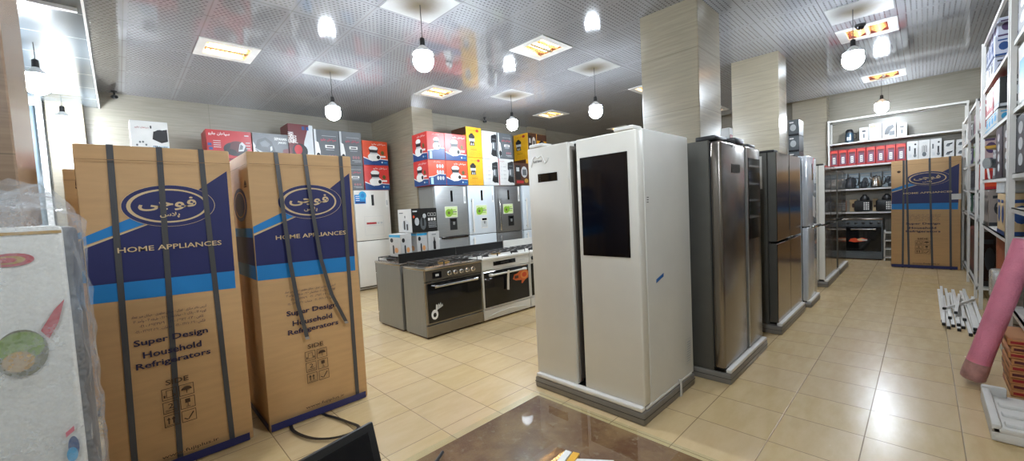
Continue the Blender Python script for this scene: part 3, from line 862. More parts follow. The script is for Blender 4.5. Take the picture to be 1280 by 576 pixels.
french_door('dark mirror-doored refrigerator, last along the right aisle before the wall shelves', 8.98, 1.05, 1.0, 0.6, 1.80, MIRROR_BRONZE, STEEL_SIDE)

def bottom_freezer(label, x0, y0, w, d, h, zs, door, body, grip='bar', hinge_left=True, disp=None, energy=False, sticker=None, base=False):
    t = thing('bottom_freezer_refrigerator', label, 'refrigerator', (x0, y0, 0))
    q = MB(); q.rbox(0.004, w - 0.004, 0.068, d, 0.02, h + 0.004, body, 0.006, 1); q.box(0.02, w - 0.02, 0.05, 0.08, 0.05, h - 0.02, DKGREY); q.build('cabinet', t)
    if base: base_pallet(t, -0.02, w + 0.02, -0.03, d - 0.01, 0.06)
    doors = []
    for za, zb in ((0.075, zs - 0.006), (zs + 0.006, h)):
        q = MB(); q.rbox(0, w, 0, 0.062, za, zb, door, 0.012, 3); doors.append(q.build('door', t))
    lo, hi = doors
    if grip == 'bar':
        for o, za, zb in ((hi, zs + 0.05, zs + 0.72), (lo, zs - 0.48, zs - 0.05)):
            q = MB(); xg = 0.09
            q.rbox(xg - 0.017, xg + 0.017, -0.045, -0.02, za, zb, CHROME if door is not BLUE_WHITE else WHITE_METAL, 0.006, 2)
            for z in (za + 0.05, zb - 0.05): q.box(xg - 0.01, xg + 0.01, -0.022, 0.002, z - 0.012, z + 0.012, SILVER)
            q.build('handle', o)
    elif grip == 'wide':
        q = MB(); q.rbox(0.09, w - 0.04, -0.035, 0.002, zs - 0.035, zs + 0.004, SMOKED, 0.008, 2); q.build('handle', hi)
    elif grip == 'mid':
        q = MB(); q.rbox(0.06, w - 0.02, -0.05, -0.02, zs - 0.02, zs + 0.02, CHROME, 0.01, 2)
        for x in (0.12, w - 0.08): q.box(x - 0.015, x + 0.015, -0.022, 0.002, zs - 0.014, zs + 0.014, WHITE_METAL)
        q.build('handle', hi)
    if disp:
        x, z0, z1, dk = disp
        q = MB(); q.rbox(x, x + 0.17, -0.006, 0.002, z0, z1, DKGREY if dk else WHITE_METAL, 0.006, 1)
        q.rbox(x + 0.02, x + 0.15, -0.008, 0.0, z1 - 0.06, z1 - 0.015, BLACK_GLASS, 0.003, 1)
        q.box(x + 0.015, x + 0.155, -0.0075, 0.0, z0 + 0.02, z1 - 0.07, BLACK if dk else PALE)
        q.rbox(x + 0.065, x + 0.105, -0.03, 0.0, z1 - 0.13, z1 - 0.07, SILVER, 0.008, 1); q.build('water_dispenser', hi)
    q = MB(); q.rbox(w * 0.47, w * 0.47 + 0.05, -0.004, 0.002, h - 0.30, h - 0.09, BLACK_GLASS if door is not WHITE_PAINT else DKGREY, 0.003, 1); q.build('display', hi)
    q = MB(); q.box(w - 0.085, w - 0.035, -0.003, 0.002, h - 0.34, h - 0.02, WHITE_INK); q.box(w - 0.075, w - 0.045, -0.0036, -0.003, h - 0.30, h - 0.20, PALE); q.build('spec_strip', hi)
    if energy:
        q = MB(); F = Face(q, (w * 0.5 - 0.17, -0.0015, h - 0.60), (0.29, 0, 0), (0, 0, 0.21)); F.k = 1
        q.box(w * 0.5 - 0.17, w * 0.5 + 0.12, -0.002, 0.0005, h - 0.60, h - 0.39, WHITE_INK); F.k = 2
        F.rect(0.02, 0.04, 0.98, 0.96, mat('pale green print', 'c9d8a0', 0.5)); F.ell(0.3, 0.42, 0.27, 0.36, GREENISH, 20); F.ell(0.3, 0.42, 0.10, 0.14, OLIVE, 14)
        F.ell(0.52, 0.5, 0.12, 0.3, GREENISH, 14)
        F.rect(0.6, 0.25, 0.9, 0.34, GREENISH); F.rect(0.6, 0.45, 0.93, 0.52, DKGREY); F.rect(0.6, 0.62, 0.85, 0.7, GREENISH)
        q.build('energy_sticker', hi)
    if sticker: sticker(hi, w, h)
    return t
def a_stickers(o, w, h):
    q = MB(); F = Face(q, (0.17, -0.0015, 1.07), (0.39, 0, 0), (0, 0, 0.37)); F.k = 1
    F.frame(0, 0, 1, 1, 0.004, PALE); F.rect(0.1, 0.58, 0.62, 0.68, RED); F.rect(0.66, 0.58, 0.78, 0.68, PALE); F.rect(0.82, 0.58, 0.94, 0.68, PALE); F.rect(0.06, 0.5, 0.96, 0.515, PALE)
    q.build('paper_sheet', o)
    q = MB(); F = Face(q, (0.0, -0.0015, h - 0.26), (0.24, 0, 0), (0, 0, 0.24)); F.k = 1
    F.rect(0.02, 0.0, 0.93, 0.72, SKY); F.ell(0.68, 0.66, 0.32, 0.34, CYAN, 20); F.ell(0.68, 0.66, 0.16, 0.17, SKY, 16)
    for k in range(3): F.rect(0.1, 0.56 - 0.16 * k, 0.42, 0.62 - 0.16 * k, WHITE_INK)
    F.rect(0.08, 0.05, 0.85, 0.16, NAVY); q.build('blue_sticker', o)
fa = bottom_freezer('white refrigerator with a blue corner sticker behind the second wrapped carton', 3.24, 7.58, 0.72, 0.68, 1.95, 0.965, WHITE_PAINT, WHITE_PAINT, grip=None, sticker=a_stickers)
for k in range(4):
    f_ = dup(fa, (3.24 - 0.745 * (k + 1), 7.58, 0), 'white refrigerator standing hidden behind the tall wrapped cartons', group='hidden white refrigerators')
bottom_freezer('grey refrigerator with a wide dark drawer grip, below the orange cartons', 4.20, 6.3, 0.745, 0.56, 1.94, 0.975, SILVER, BODY_GREY, 'wide', disp=(0.30, 1.10, 1.325, True), energy=True)
bottom_freezer('white refrigerator with a green energy sticker, between the two grey ones', 4.965, 6.3, 0.715, 0.68, 1.945, 0.965, BLUE_WHITE, BLUE_WHITE, 'bar', disp=(0.31, 1.08, 1.30, False), energy=True)
bottom_freezer('dark grey refrigerator with a long vertical bar handle, right of the white one', 5.70, 6.3, 0.755, 0.68, 1.945, 0.95, DARK_SILVER, BODY_GREY, 'bar', disp=(0.34, 1.08, 1.30, True), energy=True)
bottom_freezer('pale refrigerator partly hidden behind the white fridge with a screen', 6.52, 6.3, 0.72, 0.55, 1.955, 0.95, BLUE_WHITE, BLUE_WHITE, 'bar')
def leaflet(o, w, h):
    q = MB(); F = Face(q, (0.30, -0.0015, 1.12), (0.16, 0, 0), (0, 0, 0.3)); F.k = 1; F.poly([(0, 0.1), (1, 0), (1, 0.9), (0, 1)], WHITE_INK); q.build('leaflet', o)
bottom_freezer('narrow bluish white refrigerator with a silver handle across its middle, in the right aisle', 6.2, 1.02, 0.58, 0.43, 1.92, 1.02, mat('polished pale enamel', 'cfd3d8', 0.12, 0.3), BLUE_WHITE, 'mid', sticker=leaflet, base=True)

# ------------------------------------------------------------------ gas cookers
IRON = mat('cast iron', '1c1b1a', 0.5)
HOB_STEEL = mat('hob steel', 'a39c92', 0.2, 0.9)
def cooker(label, loc, rz, w, d, h, body, frontm, panel, style, knobs=5, guard=None, hob=None, detail=True):
    t = thing('gas_cooker', label, 'cooker', loc, rz)
    q = MB(); q.rbox(0, w, 0.03, d, 0.02, h - 0.03, body, 0.005, 1); q.box(0.02, w - 0.02, 0.05, d - 0.03, 0.0, 0.03, BROWN_DK); q.build('body', t)
    q = MB(); q.rbox(-0.001, w + 0.001, -0.012, d + 0.002, h - 0.035, h, hob or HOB_STEEL, 0.008, 2)
    q.rbox(0.03, w - 0.03, 0.03, d - 0.05, h - 0.004, h + 0.004, hob or HOB_STEEL, 0.004, 1); q.build('hob', t)
    # control panel
    q = MB(); q.rbox(0.0, w, 0.0, 0.035, h - 0.16, h - 0.034, panel, 0.005, 1); p = q.build('control_panel', t)
    if style == 'steel':
        q = MB(); q.rbox(0.10, 0.225, -0.006, 0.002, h - 0.135, h - 0.06, BLACK_GLASS, 0.004, 1); q.box(0.14, 0.185, -0.0066, -0.006, h - 0.11, h - 0.085, PALE); q.build('clock', p)
        xs = [0.335 + 0.0895 * k for k in range(5)]
    elif style == 'white':
        q = MB(); q.rbox(0.19, 0.60, -0.005, 0.002, h - 0.115, h - 0.06, BLACK_GLASS, 0.003, 1); q.box(0.32, 0.47, -0.0056, -0.005, h - 0.10, h - 0.075, DKGREY); q.build('clock', p)
        q = MB(); F = Face(q, (0.68, -0.0012, h - 0.105), (0.14, 0, 0), (0, 0, 0.025)); F.rect(0, 0.2, 0.7, 0.45, PALE); q.build('lettering', p); xs = []
    else:
        xs = [0.06 + (w - 0.12) * k / (knobs - 1) for k in range(knobs)]
    for x in xs:
        q = MB(); q.T = Matrix.Translation((x, 0, h - 0.10)) @ Matrix.Rotation(PI / 2, 4, 'X')
        q.lathe([(0.028, 0.0), (0.028, 0.006), (0.021, 0.01), (0.018, 0.032), (0.002, 0.034)], CHROME if style == 'steel' else DKGREY, seg=14); q.build('knob', p)
    # oven door
    q = MB(); q.rbox(0.0, w, 0.004, 0.035, 0.165, h - 0.165, frontm, 0.005, 1); dr = q.build('oven_door', t)
    q = MB(); q.rbox(0.022, w - 0.022, -0.003, 0.006, 0.185, h - 0.18, BLACK_GLASS, 0.004, 1)
    q.rbox(0.03, w * 0.60, -0.0036, -0.002, 0.42, h - 0.27, mat('smoked oven window', '17181b', 0.05), 0.003, 1); q.build('glass', dr)
    q = MB(); zh = h - 0.225; hm = CHROME if style != 'white' else WHITE_METAL
    q.tube([(0.11, -0.045, zh), (w - 0.11, -0.045, zh)], 0.013, hm, 10)
    q.rbox(0.10, 0.15, -0.05, 0.0, zh - 0.016, zh + 0.016, hm, 0.006, 1); q.rbox(w - 0.15, w - 0.10, -0.05, 0.0, zh - 0.016, zh + 0.016, hm, 0.006, 1); q.build('handle', dr)
    q = MB(); q.rbox(0.0, w, 0.004, 0.035, 0.025, 0.158, frontm, 0.006, 1); dw = q.build('drawer', t)
    if style == 'white':
        q = MB(); q.tube([(0.06, 0.002, 0.06), (0.2, 0.002, 0.085), (w / 2, 0.002, 0.10), (w - 0.2, 0.002, 0.085), (w - 0.06, 0.002, 0.06)], 0.006, frontm, 6); q.build('moulding', dw)
        q = MB(); F = Face(q, (0.52, -0.004, 0.40), (0.33, 0, 0), (0, 0, 0.19)); F.k = 1
        F.poly([(0.02, 0.45), (0.12, 0.75), (0.3, 0.80), (0.5, 0.98), (0.85, 0.98), (0.98, 0.78), (0.95, 0.35), (0.75, 0.22), (0.6, 0.0), (0.52, 0.02), (0.55, 0.25), (0.2, 0.30)], mat('orange sticker', 'c9602a', 0.5))
        F.ell(0.72, 0.62, 0.24, 0.30, mat('pale orange sticker', 'dd8a48', 0.5)); F.ell(0.72, 0.62, 0.14, 0.18, ORANGE); F.rect(0.14, 0.45, 0.36, 0.65, BROWN_DK); q.build('orange_sticker', dr)
        q = MB(); F = Face(q, (0.385, -0.035, 0.36), (0.05, 0, 0), (0, 0, 0.27)); F.k = 1
        q.add([(0.385, -0.035, 0.37), (0.425, -0.036, 0.36), (0.435, -0.034, 0.5), (0.425, -0.06, 0.63), (0.385, -0.06, 0.63), (0.392, -0.035, 0.5)], [(0, 1, 2, 5), (5, 2, 3, 4)], WHITE_INK); q.build('paper_tag', dr)
    if style == 'steel':
        q = MB(); F = Face(q, (0.05, -0.0036, 0.22), (0.17, 0, 0), (0, 0, 0.19)); F.k = 1
        F.ell(0.30, 0.30, 0.27, 0.30, WHITE_INK, 24); F.ell(0.30, 0.28, 0.13, 0.14, BLACK_GLASS, 20); F.poly([(0.38, 0.45), (0.50, 0.45), (0.56, 0.86), (0.44, 0.90)], WHITE_INK)
        F.poly([(0.5, 0.55), (0.98, 0.72), (0.94, 0.86), (0.85, 0.78), (0.80, 0.98), (0.72, 0.80), (0.64, 0.95), (0.58, 0.78)], PALE); q.build('white_logo', dr)
    # burners and grates
    if detail:
        for bx, by, r in ((0.17, 0.12, 0.035), (0.17, d - 0.17, 0.045), (w / 2, d / 2 - 0.02, 0.06), (w - 0.17, 0.12, 0.045), (w - 0.17, d - 0.17, 0.035)):
            q = MB(); q.lathe([(r * 1.25, 0.0), (r * 1.25, 0.012), (r, 0.014), (r, 0.026), (0.002, 0.028)], IRON if r != 0.06 else GOLD, (bx, by, h + 0.003), 16)
            q.build('burner', t)
        for gx0, gx1 in ((0.04, w * 0.345), (w * 0.355, w * 0.645), (w * 0.655, w - 0.04)):
            q = MB(); y0, y1 = 0.035, d - 0.06; zt = h + 0.042; r = 0.0055
            q.tube([(gx0, y0, zt), (gx1, y0, zt)], r, IRON, 6); q.tube([(gx0, y1, zt), (gx1, y1, zt)], r, IRON, 6)
            q.tube([(gx0, y0, zt), (gx0, y1, zt)], r, IRON, 6); q.tube([(gx1, y0, zt), (gx1, y1, zt)], r, IRON, 6)
            xm = (gx0 + gx1) / 2; ym = (y0 + y1) / 2
            q.tube([(gx0, ym, zt), (gx1, ym, zt)], r, IRON, 6); q.tube([(xm, y0, zt), (xm, y1, zt)], r, IRON, 6)
            for cyy in ((y0 + ym) / 2, (y1 + ym) / 2):
                q.tube([(gx0, cyy, zt), (gx1, cyy, zt)], r, IRON, 6)
            for x in (gx0, gx1):
                for y in (y0, y1): q.tube([(x, y, h), (x, y, zt)], r, IRON, 6)
            q.build('grate', t)
    if guard:
        q = MB(); q.rbox(0, w, d - 0.02, d, h - 0.02, h + 0.115, guard, 0.004, 1); q.build('backguard', t)
    return t
cooker('grey steel gas cooker with a white round logo on its black oven door', (2.425, 3.94, 0), 0, 0.84, 0.49, 0.825, BODY_GREY, BRUSHED, BRUSHED, 'steel')
cooker('white gas cooker with an orange sticker on its black oven door', (3.272, 3.94, 0), 0, 0.872, 0.49, 0.828, WHITE_PAINT, WHITE_PAINT, WHITE_PAINT, 'white', hob=WHITE_PAINT)
cooker('white gas cooker mostly hidden behind the white side-by-side fridge', (4.155, 3.94, 0), 0, 0.86, 0.49, 0.828, WHITE_PAINT, WHITE_PAINT, WHITE_PAINT, 'plain', hob=WHITE_PAINT)
cooker('grey gas cooker facing away, behind the steel one, with a black backguard', (3.265, 5.13, 0), PI, 0.855, 0.655, 0.85, BODY_GREY, BRUSHED, BRUSHED, 'plain', guard=BLACK)
cooker('gas cooker facing away behind the white one, with a black backguard', (4.15, 5.13, 0), PI, 0.872, 0.655, 0.85, WHITE_PAINT, WHITE_PAINT, WHITE_PAINT, 'plain', guard=BLACK)
cooker('gas cooker facing away with a white backguard, beside the white fridge with a screen', (5.03, 5.13, 0), PI, 0.86, 0.655, 0.85, WHITE_PAINT, WHITE_PAINT, WHITE_PAINT, 'plain', guard=WHITE_PAINT)

# ------------------------------------------------------------------ printed cartons
SEP = ar('سپاهان جارو')
def carton(name, label, x0, x1, y0, y1, z0, z1, m, fr=None, lf=None, cat='box', group=None, faces='fl', side=None):
    """box whose printed front looks to -Y and left side to -X"""
    q = MB(); q.rbox(x0, x1, y0, y1, z0 + 0.001, z1, m, 0.004, 1)
    if side:
        F = leftside(q, x0 - 0.0003, y0 + 0.003, y1 - 0.003, z0 + 0.004, z1 - 0.003); F.k = 1; F.rect(0, 0, 1, 1, side)
    if fr:
        F = front(q, x0 + 0.003, x1 - 0.003, y0 - 0.0003, z0 + 0.004, z1 - 0.003); F.k = 2; fr(F)
    if lf:
        F = leftside(q, x0 - 0.0003, y0 + 0.003, y1 - 0.003, z0 + 0.004, z1 - 0.003); F.k = 2; lf(F)
    c = Vector(((x0 + x1) / 2, (y0 + y1) / 2, z0))
    q.v = [tuple(Vector(p) - c) for p in q.v]
    o = q.build(name); o.location = c
    return tag(o, label, cat, group)
def vacuum_print(F, red=True):
    F.rect(0, 0, 1, 1, RED if red else GREY_CARTON)
    F.rect(0, 0, 0.6, 0.06, RED_DK)
    F.ell(0.62, 0.38, 0.27, 0.24, DKGREY, 24); F.ell(0.66, 0.46, 0.20, 0.20, mat('maroon print', '4a2022', 0.4), 20); F.poly([(0.68, 0.30), (0.80, 0.32), (0.86, 0.52), (0.78, 0.64), (0.72, 0.56)], PALE); F.poly([(0.70, 0.36), (0.78, 0.38), (0.80, 0.50), (0.74, 0.55)], GREY_CARTON); F.ell(0.50, 0.28, 0.14, 0.09, BLACK, 16)
    F.poly([(0.36, 0.22), (0.45, 0.20), (0.52, 0.55), (0.48, 0.57)], DKGREY)
    F.text(SEP, 0.05, 0.80, WHITE_INK, w=0.46, h=0.13, bold=0.012)
    F.rect(0.84, 0.84, 0.94, 0.88, PALE)
    for k in range(2): F.rect(0.02 + 0.02 * k, 0.46 - 0.14 * k, 0.10 + 0.02 * k, 0.55 - 0.14 * k, BLUE)
    for k in range(4): F.rect(0.14, 0.62 - 0.07 * k, 0.30, 0.64 - 0.07 * k, PALE)
    for k in range(3): F.rect(0.86, 0.6 - 0.1 * k, 0.96, 0.625 - 0.1 * k, PALE)
def sepahan_print(F):
    F.rect(0, 0, 1, 1, mat('slate print', '55585b', 0.4)); F.poly([(0, 0), (0.6, 0), (0.35, 0.35), (0.1, 0.45), (0, 0.7)], PALE)
    F.poly([(0.78, 0.0), (1, 0.0), (1, 0.5), (0.84, 0.45)], RED_DK)
    F.poly([(0.05, 0.45), (0.12, 0.75), (0.35, 0.86), (0.52, 0.72), (0.60, 0.45), (0.62, 0.22), (0.45, 0.15), (0.30, 0.30)], DKGREY)
    F.poly([(0.18, 0.66), (0.34, 0.76), (0.48, 0.62), (0.40, 0.52), (0.24, 0.52)], GREY_CARTON); F.poly([(0.47, 0.36), (0.53, 0.42), (0.52, 0.56), (0.47, 0.52)], PALE); F.ell(0.50, 0.28, 0.08, 0.08, BLACK, 14); F.poly([(0.04, 0.42), (0.10, 0.40), (0.34, 0.12), (0.30, 0.08)], DKGREY)
    F.text('SEPAHAN', 0.60, 0.78, WHITE_INK, w=0.36, h=0.10, bold=0.02); F.text('JAROO', 0.70, 0.64, WHITE_INK, w=0.24, h=0.10, bold=0.02)
    for k in range(2): F.rect(0.86, 0.26 - 0.12 * k, 0.95, 0.32 - 0.12 * k, BLUE)
def upright_print(F):
    F.rect(0, 0, 1, 1, RED_DK); F.poly([(0.5, 0.0), (1, 0), (1, 1), (0.85, 1), (0.62, 0.55)], PALE)
    F.ell(0.42, 0.30, 0.32, 0.20, DKGREY, 20); F.ell(0.36, 0.34, 0.16, 0.13, RED, 16); F.ell(0.30, 0.12, 0.25, 0.08, GREY_CARTON, 16)
    F.text('SEPAHAN', 0.20, 0.50, WHITE_INK, w=0.47, h=0.14, bold=0.02, rot=True); F.text('JAROO', 0.36, 0.50, WHITE_INK, w=0.34, h=0.13, bold=0.02, rot=True)
    F.rect(0.55, 0.86, 0.66, 0.95, BLUE); F.rect(0.72, 0.86, 0.83, 0.95, BLUE)
def grey_print(F):
    F.rect(0, 0, 1, 1, GREY_CARTON); F.rect(0, 0, 0.09, 1, PALE)
    F.poly([(0.02, 0.12), (0.2, 0.08), (0.22, 0.35), (0.16, 0.62), (0.04, 0.66)], WHITE_INK); F.ell(0.13, 0.2, 0.09, 0.12, DKGREY, 14)
    F.text(SEP, 0.26, 0.66, PINK_INK, w=0.62, h=0.10, bold=0.016)
    F.rect(0.42, 0.47, 0.80, 0.56, WHITE_INK); F.rect(0.48, 0.495, 0.74, 0.53, DKGREY); F.rect(0.44, 0.41, 0.78, 0.425, PALE)
    for k in range(3): F.ell(0.58 + 0.12 * k, 0.22, 0.05, 0.05, mat('dusty pink print', '9a6a70', 0.4), 12)
    F.rect(0.3, 0.82, 0.9, 0.83, PALE); F.rect(0.5, 0.12, 0.92, 0.135, PALE); F.rect(0.6, 0.08, 0.92, 0.09, PALE)
def rice_print(F, c=ORANGE, glint=False):
    F.rect(0, 0, 1, 1, c)
    F.poly([(0, 0), (1, 0), (1, 0.22), (0.7, 0.24), (0.35, 0.16), (0, 0.30)], BLUE); F.poly([(0, 0.30), (0.35, 0.16), (0.7, 0.24), (1, 0.22), (1, 0.245), (0.7, 0.27), (0.35, 0.19), (0, 0.34)], WHITE_INK)
    F.ell(0.42, 0.66, 0.19, 0.11, DKGREY, 20); F.ell(0.42, 0.70, 0.17, 0.10, WHITE_INK, 20); F.rect(0.26, 0.50, 0.58, 0.64, DKGREY); F.ell(0.44, 0.34, 0.26, 0.17, WHITE_INK, 24); F.rect(0.28, 0.46, 0.58, 0.52, PALE); F.ell(0.60, 0.33, 0.07, 0.08, BLACK, 14)
    F.text(SEP, 0.36, 0.83, WHITE_INK, w=0.56, h=0.09, bold=0.012); F.ell(0.78, 0.52, 0.07, 0.09, mat('olive print', '5d5a2e', 0.5), 12); F.rect(0.68, 0.33, 0.9, 0.40, WHITE_INK)
    F.ell(0.74, 0.12, 0.03, 0.035, WHITE_INK, 10); F.rect(0.8, 0.10, 0.94, 0.125, CYAN)
def rice_side(F, c=CORAL, pots=False):
    F.rect(0, 0, 1, 1, c); F.poly([(0, 0), (1, 0), (1, 0.42), (0.6, 0.44), (0.3, 0.34), (0, 0.30)], BLUE); F.poly([(0, 0.30), (0.3, 0.34), (0.6, 0.44), (1, 0.42), (1, 0.44), (0.6, 0.465), (0.3, 0.365), (0, 0.33)], WHITE_INK)
    if pots:
        for r in range(3):
            for k in range(3): F.ell(0.52 + 0.15 * k, 0.76 - 0.24 * r, 0.065, 0.085, PALE, 12)
    else:
        F.ell(0.52, 0.72, 0.16, 0.10, WHITE_INK, 18); F.rect(0.38, 0.60, 0.66, 0.70, DKGREY); F.ell(0.53, 0.50, 0.22, 0.13, WHITE_INK, 20); F.ell(0.66, 0.50, 0.05, 0.05, BLACK, 10)
    F.rect(0.10, 0.03, 0.24, 0.30, mat('pale cyan label', 'a9d6e0', 0.4)); F.text(SEP, 0.3, 0.90, WHITE_INK, w=0.4, h=0.05)
def yellow_print(F):
    F.rect(0, 0, 1, 1, YELLOW); F.text(SEP, 0.22, 0.87, RED, w=0.5, h=0.05, bold=0.01); F.ell(0.72, 0.895, 0.10, 0.05, RED, 14)
    F.ell(0.34, 0.68, 0.20, 0.09, DKGREY, 18); F.rect(0.22, 0.62, 0.46, 0.74, DKGREY); F.ell(0.34, 0.765, 0.10, 0.035, BLACK, 12); F.rect(0.17, 0.52, 0.52, 0.62, PALE); F.poly([(0.18, 0.38), (0.52, 0.38), (0.48, 0.53), (0.22, 0.53)], BLACK); F.poly([(0.24, 0.40), (0.35, 0.40), (0.30, 0.50)], PALE); F.poly([(0.38, 0.40), (0.46, 0.40), (0.42, 0.50)], PALE)
    F.text(SEP, 0.2, 0.29, BROWN_DK, w=0.45, h=0.03); F.rect(0.22, 0.24, 0.62, 0.255, BROWN_DK)
    for r in range(2):
        for k in range(4): F.frame(0.14 + 0.19 * k, 0.06 + 0.08 * r, 0.27 + 0.19 * k, 0.12 + 0.08 * r, 0.003, mat('dull yellow line', 'a97c18', 0.4))
def yellow_side(F):
    F.rect(0, 0, 1, 1, BROWN_DK); F.rect(0, 0.0, 1, 0.75, YELLOW); F.ell(0.5, 0.62, 0.3, 0.14, BLACK, 16); F.rect(0.3, 0.35, 0.7, 0.5, PALE); F.rect(0.32, 0.2, 0.68, 0.36, BLACK)
def kettle_print(F, red=False):
    F.rect(0, 0, 1, 1, WHITE_CARTON); F.text(SEP, 0.08, 0.88, RED, w=0.36, h=0.05)
    if red: F.rect(0, 0, 0.05, 1, RED)
    F.poly([(0.56, 0.16), (0.98, 0.08), (0.98, 0.90), (0.88, 0.92), (0.60, 0.86), (0.58, 0.62), (0.66, 0.56), (0.62, 0.36)], DKGREY)
    F.poly([(0.64, 0.36), (0.90, 0.33), (0.92, 0.62), (0.68, 0.64)], GREY_CARTON); F.rect(0.70, 0.40, 0.78, 0.60, PALE); F.ell(0.78, 0.20, 0.20, 0.10, BLACK, 16); F.rect(0.66, 0.72, 0.9, 0.75, GREY_CARTON)
    for r in range(4):
        F.ell(0.18, 0.70 - 0.15 * r, 0.045, 0.03, PALE, 10); F.rect(0.28, 0.695 - 0.15 * r, 0.46, 0.705 - 0.15 * r, GREY_CARTON); F.rect(0.28, 0.675 - 0.15 * r, 0.42, 0.682 - 0.15 * r, PALE)
def brown_print(F):
    F.rect(0, 0, 1, 1, BROWN_DK); F.rect(0.05, 0.25, 0.42, 0.9, BLACK); F.rect(0.12, 0.62, 0.32, 0.8, PALE); F.ell(0.68, 0.60, 0.22, 0.26, PALE, 18); F.rect(0.55, 0.45, 0.82, 0.72, GREY_CARTON); F.rect(0.1, 0.08, 0.6, 0.2, RED); F.ell(0.8, 0.2, 0.14, 0.1, GOLD, 12)
def small_white(F, blue=True, k0=0):
    F.rect(0, 0, 1, 1, WHITE_CARTON)
    if blue: F.rect(0, 0.86, 1, 0.97, CYAN)
    F.ell(0.24, 0.72, 0.14, 0.10, BLACK, 14); F.rect(0.30, 0.12, 0.44, 0.42, DKGREY); F.ell(0.37, 0.45, 0.07, 0.06, DKGREY, 10); F.ell(0.64, 0.28, 0.16, 0.12, mat('apricot print', 'd89a62', 0.5), 14); F.rect(0.5, 0.7, 0.9, 0.73, PALE); F.rect(0.5, 0.62, 0.8, 0.64, PALE)
def grinder_print(F):
    F.rect(0, 0, 1, 1, WHITE_CARTON); F.rect(0.42, 0.16, 0.64, 0.42, BLACK); F.ell(0.53, 0.48, 0.13, 0.11, DKGREY, 14); F.poly([(0.46, 0.55), (0.60, 0.55), (0.56, 0.74), (0.50, 0.74)], BLACK); F.rect(0.3, 0.85, 0.7, 0.88, GREY_CARTON); F.rect(0.2, 0.08, 0.8, 0.1, PALE)
def black_front(F):
    F.rect(0, 0, 1, 1, BLACK); F.rect(0.03, 0.86, 0.2, 0.92, PALE); F.ell(0.18, 0.45, 0.09, 0.17, PALE, 14); F.ell(0.42, 0.36, 0.12, 0.28, GREY_CARTON, 16); F.rect(0.38, 0.25, 0.46, 0.6, DKGREY); F.ell(0.06, 0.66, 0.04, 0.06, ORANGE, 10); F.ell(0.48, 0.68, 0.07, 0.1, PALE, 14)
    for k in range(3): F.frame(0.62 + 0.12 * k, 0.66, 0.71 + 0.12 * k, 0.80, 0.004, WHITE_INK)
    [F.rect(0.62 + 0.115 * k, 0.46, 0.70 + 0.115 * k, 0.58, WHITE_INK) for k in range(3)]
    for k in range(4): F.rect(0.62, 0.38 - 0.07 * k, 0.95, 0.40 - 0.07 * k, PALE)
def white_left(F):
    F.rect(0, 0, 1, 1, WHITE_CARTON); F.ell(0.55, 0.3, 0.26, 0.24, PALE, 16); F.rect(0.4, 0.12, 0.52, 0.5, DKGREY); F.rect(0.6, 0.10, 0.72, 0.36, DKGREY); F.rect(0.1, 0.82, 0.4, 0.86, GREY_CARTON); F.rect(0.5, 0.62, 0.56, 0.72, DKGREY)
def white_vacuum(F):
    F.rect(0, 0, 1, 1, WHITE_CARTON); F.rect(0.55, 0.0, 1.0, 0.32, mat('pale sky print', 'b9cdd8', 0.4)); F.poly([(0.56, 0.5), (0.6, 0.72), (0.98, 0.80), (0.98, 0.45), (0.8, 0.40)], BLACK); F.ell(0.78, 0.62, 0.18, 0.16, DKGREY, 16); F.rect(0.52, 0.80, 0.56, 0.88, DKGREY)
    F.text('SEPAHAN', 0.56, 0.20, DKGREY, w=0.4, h=0.12, bold=0.015); F.text('JAROO', 0.58, 0.05, DKGREY, w=0.36, h=0.12, bold=0.015); F.text(SEP, 0.12, 0.78, RED, w=0.36, h=0.07)
    for k in range(5): F.ell(0.14 + 0.08 * k, 0.32 + 0.10 * math.sin(k), 0.03, 0.03, GREY_CARTON, 8)

